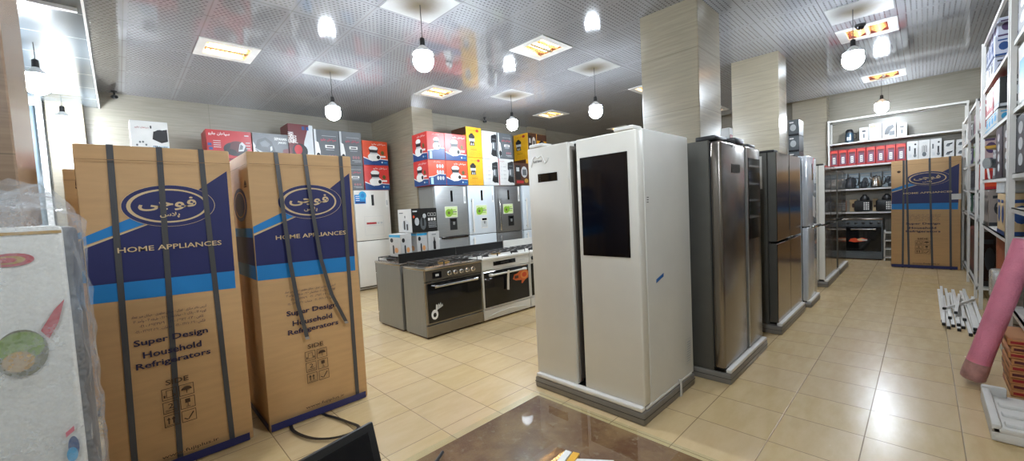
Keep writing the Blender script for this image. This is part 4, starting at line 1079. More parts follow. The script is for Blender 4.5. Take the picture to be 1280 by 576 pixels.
Y0 = 7.62; Y1 = 8.05
GA = 'cartons on top of the fridges at the left wall'
T1 = 1.956
for a in [
    ('rice_cooker_carton', 'upper orange rice cooker carton above the white fridge with a blue sticker', 3.49, 4.01, 2.445, 2.92, ORANGE, rice_print),
    ('rice_cooker_carton', 'lower coral red rice cooker carton standing directly on the white fridge with blue sticker', 3.49, 4.01, T1, 2.442, CORAL, lambda F: rice_print(F, CORAL)),
    ('blender_carton', 'lower grey carton left of the coral carton, partly behind the second tall carton', 3.05, 3.47, T1, 2.432, GREY_CARTON, grey_print),
    ('blender_carton', 'tall grey carton just left of the upper orange carton at the left wall', 3.055, 3.475, 2.435, 3.055, GREY_CARTON, grey_print),
    ('blender_carton', 'tall grey carton between the dark red upright carton and another grey one', 2.605, 3.045, 2.435, 3.05, GREY_CARTON, grey_print),
    ('vacuum_carton', 'dark red upright vacuum cleaner carton left of the grey cartons', 2.19, 2.595, 2.435, 3.105, RED_DK, upright_print),
    ('vacuum_carton', 'grey and white vacuum carton lying lengthwise beside the red one', 1.655, 2.18, 2.435, 2.9, PALE, sepahan_print),
    ('vacuum_carton', 'bright red vacuum cleaner carton above the gap between the two tall cartons', 1.045, 1.64, 2.435, 2.895, RED, vacuum_print),
    ('vacuum_carton', 'white vacuum carton with a black picture, standing alone above the nearest tall carton', 0.21, 0.61, 2.435, 2.935, WHITE_CARTON, white_vacuum),
    ('vacuum_carton', 'red carton in the lower layer, seen only through the gap between the tall cartons', 1.2, 1.78, T1, 2.432, RED, vacuum_print),
    ('vacuum_carton', 'carton of the lower layer hidden under the grey and white one', 1.8, 2.35, T1, 2.432, PALE, sepahan_print),
    ('blender_carton', 'carton of the lower layer hidden under the dark red upright one', 2.37, 3.03, T1, 2.432, GREY_CARTON, grey_print),
    ('vacuum_carton', 'carton of the lower layer hidden under the lone white one', 0.26, 0.85, T1, 2.432, RED, vacuum_print)]:
    nm, lb, x0, x1, z0, z1, m, fr = a
    carton(nm, lb, x0, x1, Y0, Y1, z0, z1, m, fr, group=GA)
GB = 'cartons on top of the fridges in the middle'
T2 = 1.952; yb = 6.31
def orange_left(F): rice_print(F, CORAL)
carton('rice_cooker_carton', 'lower left orange carton in the middle, small pots printed on its narrow front', 4.10, 4.485, yb, yb + 0.50, T2, 2.42, CORAL, lambda F: rice_side(F, ORANGE, True), orange_left, group=GB)
carton('rice_cooker_carton', 'lower right orange carton in the middle, white rice cooker on front, beside yellow carton', 4.49, 5.005, yb, yb + 0.45, T2, 2.42, ORANGE, rice_print, group=GB)
carton('rice_cooker_carton', 'upper left coral carton in the middle with a pale cyan label on its front', 4.105, 4.49, yb, yb + 0.50, 2.422, 2.93, CORAL, rice_side, orange_left, group=GB)
carton('rice_cooker_carton', 'upper right coral carton in the middle, white rice cooker on front, beside upper yellow', 4.495, 5.005, yb, yb + 0.45, 2.422, 2.93, CORAL, lambda F: rice_print(F, CORAL), group=GB)
carton('food_processor_carton', 'lower yellow food processor carton between orange and white cartons', 5.012, 5.405, yb, yb + 0.42, T2, 2.508, YELLOW, yellow_print, yellow_side, group=GB)
carton('food_processor_carton', 'upper yellow food processor carton, tallest beside the coral cartons', 5.018, 5.412, yb, yb + 0.48, 2.512, 3.11, YELLOW, yellow_print, yellow_side, group=GB)
carton('kettle_carton', 'lower white kettle carton right of the lower yellow one', 5.412, 5.83, yb, yb + 0.40, T2, 2.495, WHITE_CARTON, kettle_print, group=GB)
carton('kettle_carton', 'upper white kettle carton right of the upper yellow one', 5.42, 5.834, yb, yb + 0.40, 2.498, 3.068, WHITE_CARTON, kettle_print, group=GB)
carton('kettle_carton', 'white kettle carton with a red edge under the grey carton', 5.838, 6.30, yb, yb + 0.40, T2 + 0.004, 2.522, WHITE_CARTON, lambda F: kettle_print(F, True), group=GB)
carton('blender_carton', 'grey carton on the white kettle carton with a red edge', 5.858, 6.285, yb, yb + 0.40, 2.526, 3.066, GREY_CARTON, grey_print, group=GB)
carton('coffee_maker_carton', 'dark brown carton at the left edge of the white fridge with a screen', 6.318, 6.77, yb, yb + 0.40, T2 + 0.008, 2.455, BROWN_DK, brown_print, group=GB)
dup(fa, (7.28, 6.3, 0), 'white refrigerator standing hidden behind the side-by-side fridge with a screen')
carton('food_processor_carton', 'yellow carton seen low beside the brown one, under the farthest yellow carton', 6.80, 7.25, 6.4, 6.86, T2 + 0.008, 2.565, YELLOW, yellow_print, yellow_side, group=GB)
carton('food_processor_carton', 'farthest left yellow carton, its left side facing the grey carton across a gap', 6.89, 7.19, 6.4, 6.86, 2.57, 3.18, YELLOW, brown_print, yellow_print, group=GB)
carton('food_processor_carton', 'yellow carton peeping over the white fridge with a screen', 7.20, 7.55, 6.4, 6.86, 2.568, 3.17, YELLOW, yellow_side, group=GB)
carton('food_processor_carton', 'yellow carton of the lower layer hidden behind the white fridge', 7.26, 7.6, 6.4, 6.86, T2 + 0.008, 2.565, YELLOW, yellow_side, group=GB)
GC = 'small appliance cartons on the rear cookers'
zc = 0.897
carton('mixer_carton', 'small white carton with a light blue top band, leftmost on the rear cooker', 2.57, 2.73, 4.70, 5.0, zc, 1.195, WHITE_CARTON, lambda F: small_white(F, False), small_white, group=GC)
carton('mixer_carton', 'small white carton with a light blue top band, second on the rear cooker', 2.82, 2.98, 4.72, 5.0, zc, 1.195, WHITE_CARTON, small_white, small_white, group=GC)
carton('grinder_carton', 'small white carton with a black grinder picture, rightmost on the rear cooker', 2.985, 3.165, 4.70, 5.0, zc, 1.195, WHITE_CARTON, grinder_print, lambda F: small_white(F, False), group=GC)
carton('blender_carton', 'black-fronted carton with a white left side, on top of the small white cartons', 2.755, 3.145, 4.70, 5.06, 1.197, 1.515, BLACK, black_front, white_left, group=GC)

# things on and behind the right fridges
carton('small_box', 'small white box standing on the steel fridge, right of the tall pillar', 4.19, 4.29, 1.29, 1.37, 1.898, 2.11, WHITE_CARTON, lambda F: F.rect(0.1, 0.5, 0.9, 0.7, RED), lambda F: F.rect(0.2, 0.3, 0.8, 0.6, PALE))
for k, lb in enumerate(('lowest grey carton of the stack beside the second pillar, behind the right fridges', 'middle grey carton of the stack beside the second pillar', 'top grey carton of the stack beside the second pillar')):
    carton('iron_carton', lb, 7.71, 8.05, 1.372, 1.512, 1.868 + 0.25 * k, 1.868 + 0.248 + 0.25 * k, DKGREY, None, lambda F: (F.rect(0, 0.1, 1, 1, GREY_CARTON), F.ell(0.45, 0.5, 0.3, 0.22, PALE, 14), F.rect(0.1, 0.8, 0.5, 0.88, WHITE_INK)), group='grey cartons by the second pillar')

# ------------------------------------------------------------------ shelving
def rack(label, x0, x1, y0, y1, levels, posts, top, wide=0.04, lip=0.035, name='shelving_rack', braces=True):
    """steel rack filling x0..x1, y0..y1; posts at the given (x, y); levels are shelf top heights"""
    t = thing(name, label, 'shelf', ((x0 + x1) / 2, (y0 + y1) / 2, 0))
    c = Vector(((x0 + x1) / 2, (y0 + y1) / 2, 0))
    for px_, py_ in posts:
        q = MB(); h = wide / 2
        q.box(px_ - h - c.x, px_ + h - c.x, py_ - h * 0.8 - c.y, py_ + h * 0.8 - c.y, 0, top, WHITE_METAL); q.build('post', t)
    for z in levels:
        q = MB()
        q.box(x0 - c.x, x1 - c.x, y0 - c.y, y1 - c.y, z - 0.006, z, WHITE_METAL)
        for a in ((x0, x1, y0, y0 + 0.012), (x0, x1, y1 - 0.012, y1), (x0, x0 + 0.012, y0, y1), (x1 - 0.012, x1, y0, y1)):
            q.box(a[0] - c.x, a[1] - c.x, a[2] - c.y, a[3] - c.y, z - lip, z, WHITE_METAL)
        q.build('shelf', t)
    q = MB()
    for a in ((x0, x1, y0, y0 + 0.02), (x0, x1, y1 - 0.02, y1), (x0, x0 + 0.02, y0, y1), (x1 - 0.02, x1, y0, y1)):
        q.box(a[0] - c.x, a[1] - c.x, a[2] - c.y, a[3] - c.y, top - 0.035, top, WHITE_METAL)
    q.build('top_rail', t)
    return t
XB0, XB1 = 11.31, 11.68
rack('white steel rack along the far wall behind the upright brown carton', XB0, XB1, -0.575, 1.49, [1.0, 1.5, 2.0, 2.5], [(XB0, 1.47), (XB1, 1.47), (XB0, -0.555), (XB1, -0.555)], 3.0)
YF, YK = -0.465, -0.93
rack('white steel rack on the right wall nearest the shop counter, cut off by the frame', 3.0, 4.90, YK, YF, [0.5, 1.26, 1.52, 2.0, 2.5], [(3.02, YF), (3.02, YK), (4.88, YF), (4.88, YK)], 3.0)
rack('tall white steel rack in the middle of the right wall', 4.96, 7.12, YK, YF, [1.0, 1.5, 2.0, 2.5], [(4.98, YF), (4.98, YK), (7.10, YF), (7.10, YK)], 3.02, 0.04)
rack('lower white steel rack at the far end of the right wall', 7.75, 10.4, YK, YF, [0.15, 1.02, 1.38, 1.74, 2.12], [(7.77, YF), (7.77, YK), (10.38, YF), (10.38, YK), (9.05, YF), (9.05, YK)], 2.52, 0.036)

def tagat(q, name, label, cat, c, group=None, rz=0.0):
    """finish a local-built mesh at place c"""
    o = q.build(name); o.location = c; o.rotation_euler = (0, 0, rz)
    return tag(o, label, cat, group)
# --- far wall rack, from the top
def wall_carton(name, label, ya, yb_, z0, z1, m, fr, x=11.35, d=0.2, group=None):
    q = MB(); q.rbox(-d / 2, d / 2, yb_ - (ya + yb_) / 2, ya - (ya + yb_) / 2, 0.001, z1 - z0, m, 0.003, 1)
    F = leftside(q, -d / 2 - 0.0003, yb_ - (ya + yb_) / 2 + 0.002, ya - (ya + yb_) / 2 - 0.002, 0.003, z1 - z0 - 0.002); F.k = 2; fr(F)
    return tagat(q, name, label, 'box', (x + d / 2, (ya + yb_) / 2, z0), group)
def shaver(F): F.rect(0, 0, 1, 1, WHITE_CARTON); F.rect(0.38, 0.12, 0.62, 0.55, PALE); F.rect(0.3, 0.66, 0.7, 0.78, DKGREY); F.rect(0.42, 0.2, 0.58, 0.5, GREY_CARTON)
def iron_p(F): F.rect(0, 0, 1, 1, WHITE_CARTON); F.poly([(0.1, 0.15), (0.9, 0.15), (0.8, 0.5), (0.4, 0.62), (0.2, 0.5)], PALE); F.ell(0.6, 0.35, 0.25, 0.12, mat('pale lilac print', 'aeb2c4', 0.4)); F.rect(0.1, 0.8, 0.5, 0.86, GOLD)
def dryer(F): F.rect(0, 0, 1, 1, WHITE_CARTON); F.poly([(0.15, 0.2), (0.45, 0.2), (0.6, 0.45), (0.85, 0.6), (0.8, 0.8), (0.4, 0.72), (0.2, 0.5)], DKGREY); F.rect(0.5, 0.12, 0.9, 0.4, GREY_CARTON); F.rect(0.1, 0.86, 0.5, 0.92, GOLD)
G1 = 'white cartons on the top shelf of the far wall rack'
for (a, b_, zt), fr, lb in zip([(0.964, 0.817, 2.77), (0.81, 0.613, 2.822), (0.605, 0.40, 2.82), (0.388, 0.241, 2.757)], (shaver, iron_p, dryer, shaver),
        ('small white carton on the far top shelf, next to the blue jug', 'wide white carton with a pale iron picture on the far top shelf', 'wide white carton with a dark hair dryer picture on the far top shelf', 'small white carton on the far top shelf, rightmost there')):
    wall_carton('appliance_carton', lb, a, b_, 2.5, zt, WHITE_CARTON, fr, group=G1)
t = thing('thermos_jug', 'blue and steel jug standing alone at the left of the far top shelf', 'jug', (11.45, 1.135, 2.503))
q = MB(); q.lathe([(0.072, 0.0), (0.076, 0.02), (0.074, 0.17), (0.066, 0.2)], mat('steel blue enamel', '4f6474', 0.25, 0.5), seg=20); q.build('body', t)
q = MB(); q.lathe([(0.068, 0.2), (0.066, 0.24), (0.045, 0.275), (0.02, 0.28)], DKGREY, seg=18); q.build('lid', t)
q = MB(); q.tube([(-0.02, -0.07, 0.19), (-0.03, -0.115, 0.17), (-0.03, -0.115, 0.07), (-0.02, -0.072, 0.05)], 0.01, DKGREY, 8); q.build('handle', t)
q = MB(); q.box(-0.079, -0.07, -0.035, 0.0, 0.04, 0.11, WHITE_INK); q.box(-0.079, -0.07, 0.01, 0.035, 0.04, 0.11, WHITE_INK); q.build('label', t)
NTH = ('leftmost', 'second', 'third', 'fourth', 'fifth', 'sixth', 'seventh', 'rightmost')
def red_jar(F):
    F.rect(0, 0, 1, 1, RED); F.ell(0.5, 0.86, 0.46, 0.10, mat('tomato red print', 'd84434', 0.4), 20); F.rect(0.18, 0.70, 0.86, 0.82, RED_DK); F.poly([(0.14, 0.1), (0.24, 0.7), (0.84, 0.7), (0.9, 0.1)], mat('violet grey print', '6d4a5c', 0.4)); F.rect(0.36, 0.16, 0.68, 0.56, WHITE_INK)
    for k in range(3): F.rect(0.42, 0.22 + 0.11 * k, 0.62, 0.26 + 0.11 * k, GREY_CARTON)
for k in range(8):
    a = 1.462 - 0.1515 * k
    wall_carton('jar_carton', '%s red carton%s in the row of eight on the far wall rack' % (NTH[k], '' if k in (0, 7) else ' from the left'), a, a - 0.146, 2.0, 2.355 + 0.0, RED, red_jar, group='red cartons on the far wall rack')
def whisk(F): F.rect(0, 0, 1, 1, WHITE_CARTON); [F.rect(0.3 + 0.1 * k, 0.35, 0.34 + 0.1 * k, 0.7 + 0.04 * (k % 2), DKGREY) for k in range(5)]; F.ell(0.5, 0.25, 0.2, 0.12, GREY_CARTON, 14); F.rect(0.3, 0.84, 0.7, 0.88, PALE)
def stick(F): F.rect(0, 0, 1, 1, WHITE_CARTON); F.rect(0.64, 0.3, 0.8, 0.62, DKGREY); F.ell(0.72, 0.22, 0.14, 0.09, GREY_CARTON, 12); F.rect(0.15, 0.5, 0.3, 0.75, GREY_CARTON); F.rect(0.2, 0.15, 0.4, 0.3, PALE); F.ell(0.75, 0.82, 0.1, 0.05, DKGREY, 10)
for (a, b_), fr, lb in zip([(0.241, 0.084), (0.078, -0.076), (-0.082, -0.232)], (stick, whisk, stick), ('white carton directly right of the red row on the far rack', 'white carton with a dark hand-like picture above the upright brown carton', 'white carton next left of the four small stacked ones on far rack')):
    wall_carton('mixer_carton', lb, a, b_, 2.0, 2.372, WHITE_CARTON, fr, group='white cartons beside the red row')
def slicer(F): F.rect(0, 0, 1, 1, WHITE_CARTON); F.poly([(0.15, 0.3), (0.8, 0.55), (0.88, 0.75), (0.3, 0.62)], DKGREY); F.ell(0.4, 0.4, 0.2, 0.14, GREY_CARTON, 12)
for i, (a, b_) in enumerate(((-0.262, -0.395), (-0.418, -0.548))):
    for j in range(2):
        wall_carton('slicer_carton', '%s %s one of four small white cartons above the upright brown carton' % (('lower', 'upper')[j], ('left', 'right')[i]), a, b_, 2.0 + 0.157 * j, 2.155 + 0.157 * j, WHITE_CARTON, slicer, group='small white cartons on the far rack')
def kettle(label, y, z, m, r=0.085, h=0.19, x=11.42, hm=BLACK):
    t = thing('electric_kettle', label, 'kettle', (x, y, z + 0.003))
    q = MB(); q.lathe([(r * 0.9, 0.0), (r, 0.012), (r * 0.98, 0.02)], BLACK, seg=20); q.build('base', t)
    q = MB(); q.lathe([(r, 0.021), (r * 1.02, 0.05), (r * 0.86, h * 0.75), (r * 0.72, h)], m, seg=22)
    q.tube([(-0.0, r * 0.75, h * 0.82), (0.0, r * 1.12, h * 0.95)], [0.03, 0.014], m, 8); q.build('body', t)
    q = MB(); q.lathe([(r * 0.72, h), (r * 0.6, h + 0.018), (0.014, h + 0.022), (0.012, h + 0.04), (0.002, h + 0.042)], BLACK, seg=18); q.build('lid', t)
    q = MB(); q.tube([(0, -r * 0.7, h * 0.98), (0, -r * 1.35, h * 0.98), (0, -r * 1.5, h * 0.7), (0, -r * 1.3, h * 0.3), (0, -r * 0.98, h * 0.25)], 0.011, hm, 8); q.build('handle', t)
SMOKE = mat('smoked glass kettle', '31353a', 0.1, 0.2)
kettle('dark glass kettle, leftmost on the middle far shelf', 1.12, 1.5, SMOKE, 0.095, 0.22)
kettle('small dark teapot between the dark and the steel kettle on the far shelf', 0.90, 1.5, SMOKE, 0.055, 0.13)
kettle('steel kettle with a black handle on the middle far shelf', 0.70, 1.5, CHROME, 0.095, 0.22)
kettle('dark kettle partly hidden behind the upright brown carton on middle far shelf', 0.47, 1.5, SMOKE, 0.055, 0.18)
for k, (a, b_, lb) in enumerate(((1.30, 1.18, 'leftmost grey display box at the back of the middle far shelf'), (1.16, 0.99, 'grey display box behind the dark glass kettle on the far shelf'), (0.97, 0.80, 'grey display box behind the small dark teapot'), (0.78, 0.62, 'grey display box behind the steel kettle'), (0.60, 0.44, 'grey display box at the back of the far shelf, nearest the brown carton'))):
    wall_carton('kettle_carton', lb, a, b_, 1.5, 1.5 + 0.33, GREY_CARTON, lambda F: (F.rect(0, 0, 1, 1, mat('pale slate print', '8a979e', 0.4)), F.ell(0.5, 0.45, 0.3, 0.25, DKGREY, 14), F.rect(0.1, 0.82, 0.9, 0.88, PALE)), x=11.54, d=0.12, group='display boxes behind the kettles')
def fryer(label, y):
    t = thing('air_fryer', label, 'air fryer', (11.45, y, 1.0))
    q = MB(); q.rbox(-0.12, 0.12, -0.135, 0.135, 0.004, 0.235, BLACK, 0.03, 3); q.build('body', t)
    q = MB(); q.lathe([(0.075, 0.235), (0.08, 0.25), (0.07, 0.30), (0.045, 0.33), (0.03, 0.36), (0.002, 0.362)], DKGREY, (0.0, -0.03, 0), 18); q.build('lid', t)
    q = MB(); F = leftside(q, -0.1205, -0.125, -0.01, 0.02, 0.225); F.k = 1; F.rect(0, 0, 1, 1, DKGREY)
    for k in range(3):
        for j in range(4): F.rect(0.12 + 0.28 * k, 0.1 + 0.21 * j, 0.30 + 0.28 * k, 0.24 + 0.21 * j, WHITE_INK)
    q.build('printed_panel', t)
fryer('black air fryer with vertical white lettering, left one on the lower far shelf', 0.92)
fryer('black air fryer partly hidden behind the upright brown carton, lower far shelf', 0.57)
q = MB(); q.rbox(-0.012, 0.012, -0.04, 0.04, 0, 0.24, mat('brown wooden board', '6f4a2e', 0.5), 0.008, 2); tagat(q, 'chopping_board', 'narrow brown wooden board leaning at the left of the lower far shelf', 'board', (11.40, 1.22, 1.004))
wall_carton('appliance_carton', 'brown carton behind the left black air fryer', 1.15, 1.03, 1.0, 1.26, TAN_CARTON, lambda F: F.ell(0.5, 0.5, 0.2, 0.2, BROWN_DK, 10), x=11.575, d=0.1)
wall_carton('appliance_carton', 'brown carton between the two black air fryers', 0.77, 0.69, 1.0, 1.26, TAN_CARTON, lambda F: F.rect(0.2, 0.3, 0.8, 0.5, BROWN_DK), x=11.575, d=0.1)
ck = cooker('dark grey gas cooker with an orange sticker under the far wall rack', (11.10, 1.19, 0), -PI / 2, 0.605, 0.52, 0.87, mat('graphite enamel', '4c5256', 0.35, 0.4), mat('graphite front', '5a6166', 0.3, 0.4), mat('graphite panel', '636b70', 0.3, 0.4), 'plain', detail=False)
q = MB(); F = Face(q, (0.07, -0.0045, 0.36), (0.30, 0, 0), (0, 0, 0.14)); F.k = 1
F.poly([(0, 0.2), (0.1, 0.6), (0.35, 0.7), (0.5, 0.55), (0.7, 0.75), (1, 0.55), (0.95, 0.3), (0.6, 0.15), (0.3, 0.05)], ORANGE); F.ell(0.65, 0.45, 0.2, 0.2, CREAM_INK, 14); F.rect(0.72, 0.3, 0.98, 0.5, PALE); q.build('orange_sticker', ck)
t = thing('step_shelf', 'small white shelf unit on the floor between dark cooker and brown carton', 'shelf', (11.17, 0.42, 0))
for x in (-0.1, 0.1):
    for y in (-0.14, 0.14):
        q = MB(); q.box(x - 0.01, x + 0.01, y - 0.01, y + 0.01, 0, 0.62, WHITE_METAL); q.build('post', t)
for z in (0.08, 0.25, 0.42, 0.58):
    q = MB(); q.box(-0.11, 0.11, -0.15, 0.15, z - 0.02, z, WHITE_METAL); q.build('shelf', t)

# --- right wall rack contents (front edge at YF)
def rcarton(name, label, x0, x1, z0, z1, m, lf=None, y=-0.48, d=0.34, top=None, group=None, cat='box'):
    """carton whose printed long side looks to +Y (into the aisle) and whose end looks to -X"""
    q = MB(); cx = (x0 + x1) / 2; cyy = y - d / 2
    q.rbox(x0 - cx, x1 - cx, -d / 2, d / 2, 0.001, z1 - z0, m, 0.004, 1)
    if lf:
        F = Face(q, (x1 - cx - 0.003, d / 2 + 0.0003, 0.004), (x0 - x1 + 0.006, 0, 0), (0, 0, z1 - z0 - 0.007)); F.k = 2; lf(F)
        F = leftside(q, x0 - cx - 0.0003, -d / 2 + 0.003, d / 2 - 0.003, 0.004, z1 - z0 - 0.003); F.k = 2; lf(F)
    return tagat(q, name, label, cat, (cx, cyy, z0), group)
def pat(bg, fg, n=3):
    def f(F):
        F.rect(0, 0, 1, 1, bg)
        for k in range(n): F.ell((k + 0.5) / n, 0.5, 0.3 / n, 0.22, fg, 12); F.rect((k + 0.15) / n, 0.78, (k + 0.7) / n, 0.86, fg)
        F.rect(0, 0.0, 1, 0.1, fg)
    return f
LILAC = mat('pale lilac carton', 'b9bccb', 0.4)
GR = 'cartons stacked on the top shelf of the middle right rack'
rcarton('pan_carton', 'lowest blue and white carton of the three on the top right shelf', 6.30, 7.02, 2.5, 2.69, LILAC, pat(LILAC, DKGREY), group=GR)
rcarton('pan_carton', 'middle blue and white carton of the three on the top right shelf', 6.28, 7.0, 2.692, 2.88, LILAC, pat(LILAC, BLUE), group=GR)
rcarton('pan_carton', 'topmost blue and white carton of the three on the top right shelf', 6.32, 7.04, 2.882, 3.07, LILAC, pat(LILAC, PURPLE), group=GR, y=-0.5)
rcarton('pan_carton', 'long white carton under the red carton on the upper right rack shelf', 5.95, 6.95, 2.0, 2.15, WHITE_CARTON, pat(WHITE_CARTON, CYAN, 4))
rcarton('pan_carton', 'red carton on the long white carton on the upper right rack shelf', 6.32, 6.95, 2.152, 2.42, RED, pat(RED, WHITE_INK, 2))
rcarton('radio_carton', 'small black carton right of the red one on the upper right rack shelf', 5.85, 6.25, 2.152, 2.42, BLACK, pat(BLACK, PALE, 1))
rcarton('blender_carton', 'dark carton with pale round pictures on the eye-level right rack shelf', 5.60, 6.02, 1.5, 1.96, mat('aubergine carton', '2c2630', 0.4), lambda F: (F.rect(0, 0, 1, 1, mat('aubergine print', '2c2630', 0.4)), [F.ell(0.5, 0.2 + 0.2 * k, 0.18, 0.08, PALE, 12) for k in range(4)]))
rcarton('blender_carton', 'second dark carton with pale pictures, next to the right rack post', 5.12, 5.52, 1.5, 1.95, mat('aubergine carton'  , '2c2630', 0.4), lambda F: (F.rect(0, 0, 1, 1, BLACK), [F.ell(0.5, 0.2 + 0.2 * k, 0.2, 0.07, PALE, 12) for k in range(4)]))
t = thing('meat_grinder', 'dark meat grinder with a gold hopper on the eye-level right rack shelf', 'grinder', (6.42, -0.60, 1.5))
q = MB(); q.rbox(-0.11, 0.11, -0.09, 0.09, 0.004, 0.22, DKGREY, 0.03, 3); q.build('body', t)
q = MB(); q.tube([(-0.06, 0.08, 0.15), (-0.10, 0.15, 0.16)], [0.045, 0.05], GREY_CARTON, 14); q.tube([(-0.10, 0.15, 0.16), (-0.105, 0.16, 0.16)], 0.055, SILVER, 14); q.build('grinding_head', t)
q = MB(); q.lathe([(0.03, 0.22), (0.04, 0.28), (0.13, 0.31), (0.14, 0.335), (0.12, 0.33), (0.03, 0.29)], GOLD, (-0.02, 0.03, 0), 18); q.build('hopper', t)
q = MB(); q.lathe([(0.035, 0.34), (0.04, 0.42), (0.03, 0.44), (0.002, 0.445)], BLACK, (-0.02, 0.03, 0), 14); q.build('pusher', t)
q = MB(); q.add([(0, 0, 0), (0.17, 0, 0.005), (0.18, 0.02, 0.23), (0.02, 0.02, 0.22), (0, 0.004, 0), (0.17, 0.004, 0.005), (0.18, 0.024, 0.23), (0.02, 0.024, 0.22)], [(0, 1, 2, 3), (7, 6, 5, 4), (0, 4, 5, 1), (1, 5, 6, 2), (2, 6, 7, 3), (3, 7, 4, 0)], WHITE_INK)
tagat(q, 'leaflet', 'white leaflet standing at the front of the eye-level right rack shelf', 'leaflet', (6.62, -0.49, 1.502), rz=0.0)
rcarton('juicer_carton', 'pale grey printed carton at the far end of the eye-level right rack shelf', 6.66, 7.04, 1.5, 1.85, PALE, pat(PALE, GREY_CARTON, 2), y=-0.54)
def press(label, x, z, m):
    t = thing('juicer', label, 'juicer', (x, -0.62, z))
    q = MB(); q.lathe([(0.085, 0.004), (0.09, 0.03), (0.075, 0.14), (0.06, 0.2)], m, seg=20); q.build('base', t)
    q = MB(); q.lathe([(0.055, 0.2), (0.085, 0.215), (0.09, 0.33), (0.08, 0.34)], SMOKE, seg=20); q.build('bowl', t)
    q = MB(); q.lathe([(0.088, 0.34), (0.08, 0.365), (0.03, 0.375), (0.028, 0.41), (0.002, 0.412)], BLACK, seg=18); q.build('lid', t)
    q = MB(); q.tube([(-0.07, 0.06, 0.31), (-0.10, 0.10, 0.30), (-0.10, 0.10, 0.22), (-0.07, 0.06, 0.2)], 0.01, GREY_CARTON, 8); q.build('handle', t)
press('dark juicer with a blue base, front of the waist-high right rack shelf', 6.08, 1.0, mat('steel blue base', '2d4a78', 0.35))
press('black juicer left of the blue-based one on the waist-high right rack shelf', 6.45, 1.0, BLACK)
rcarton('cooker_carton', 'tan carton behind the rack post on the waist-high right rack shelf', 5.35, 5.85, 1.0, 1.36, TAN_CARTON, pat(TAN_CARTON, BLUE, 2))
rcarton('toaster_carton', 'white carton lying on the tan one, waist-high right rack shelf', 5.4, 5.95, 1.362, 1.468, WHITE_CARTON, pat(WHITE_CARTON, PALE, 2))
rcarton('cooker_carton', 'carton with dark pictures at the far end of the waist-high right rack shelf', 6.62, 7.04, 1.0, 1.38, mat('taupe carton', '8c8078', 0.5), pat(mat('taupe print', '8c8078', 0.5), DKGREY, 2))
# lower far rack
GL = 'cartons on the lower far right rack'
for x0, x1, z0, z1, m, fg, lb in [
    (7.82, 8.5, 2.12, 2.50, RED, WHITE_INK, 'tall red carton on the top shelf of the lower far right rack'),
    (8.55, 8.98, 2.12, 2.44, mat('dull pink carton', '9c7076', 0.45), RED_DK, 'dull pink carton behind the red one, lower far right rack'),
    (9.15, 9.9, 2.12, 2.36, PALE, DKGREY, 'pale carton at the far end of the lower far right rack top shelf'),
    (7.82, 8.4, 1.74, 2.06, mat('pale rose carton', 'b49a96', 0.45), PURPLE, 'pale rose carton below the tall red one on the far right rack'),
    (8.45, 9.0, 1.74, 2.04, PALE, GREENISH, 'pale carton with green spots on the far right rack'),
    (9.15, 9.9, 1.74, 2.0, NAVY, PALE, 'navy carton beside the upright brown carton, far right rack'),
    (7.82, 8.1, 1.38, 1.71, ORANGE, RED, 'bright orange red carton behind the rack posts on the far right rack'),
    (8.15, 8.75, 1.38, 1.68, RED_DK, PALE, 'dark red carton behind the orange one on the far right rack'),
    (8.8, 9.6, 1.38, 1.66, BLACK, GREY_CARTON, 'black carton at the far end of the far right rack, chest height'),
    (7.82, 8.4, 1.02, 1.34, DKGREY, PALE, 'charcoal carton on the waist-high far right rack shelf'),
    (8.45, 9.0, 1.02, 1.30, PALE, DKGREY, 'pale carton behind the charcoal one, waist-high far right rack shelf'),
    (9.2, 9.8, 1.02, 1.32, mat('dark green carton', '1f5a3c', 0.45), PALE, 'dark green carton at the far end of the waist-high far right rack shelf'),
    (7.82, 8.7, 0.15, 0.85, SMOKED, BLACK, 'tall dark carton at the bottom of the far right rack'),
    (8.8, 9.7, 0.15, 0.8, RED_DK, BLACK, 'dark red carton at the bottom of the far right rack')]:
    rcarton('appliance_carton', lb, x0, x1, z0, z1, m, pat(m, fg, 2), y=-0.505, d=0.3, group=GL)
# nearest rack, right edge of the picture
rcarton('kitchen_set_carton', 'dark carton with silver balls printed on it, at the right edge at eye level', 4.42, 4.80, 1.52, 1.93, mat('midnight carton', '20222c', 0.4), lambda F: (F.rect(0, 0, 1, 1, mat('midnight print', '20222c', 0.4)), [F.ell(0.5, 0.22 + 0.28 * k, 0.26, 0.11, PALE, 14) for k in range(3)]))
rcarton('heater_carton', 'white carton with a bright blue front at the upper right edge', 4.40, 4.78, 2.0, 2.42, WHITE_CARTON, lambda F: (F.rect(0, 0, 1, 1, WHITE_CARTON), F.rect(0.2, 0.2, 0.8, 0.75, CYAN)))
rcarton('pan_carton', 'dark carton with silver pots at the top right corner', 4.40, 4.80, 2.5, 2.92, DKGREY, lambda F: (F.rect(0, 0, 1, 1, DKGREY), [F.ell(0.5, 0.25 + 0.25 * k, 0.28, 0.09, PALE, 12) for k in range(3)]))
rcarton('speaker_carton', 'black upright carton at the right edge above the pink roll', 4.47, 4.84, 0.502, 1.2, BLACK, pat(BLACK, DKGREY, 1), y=-0.53)
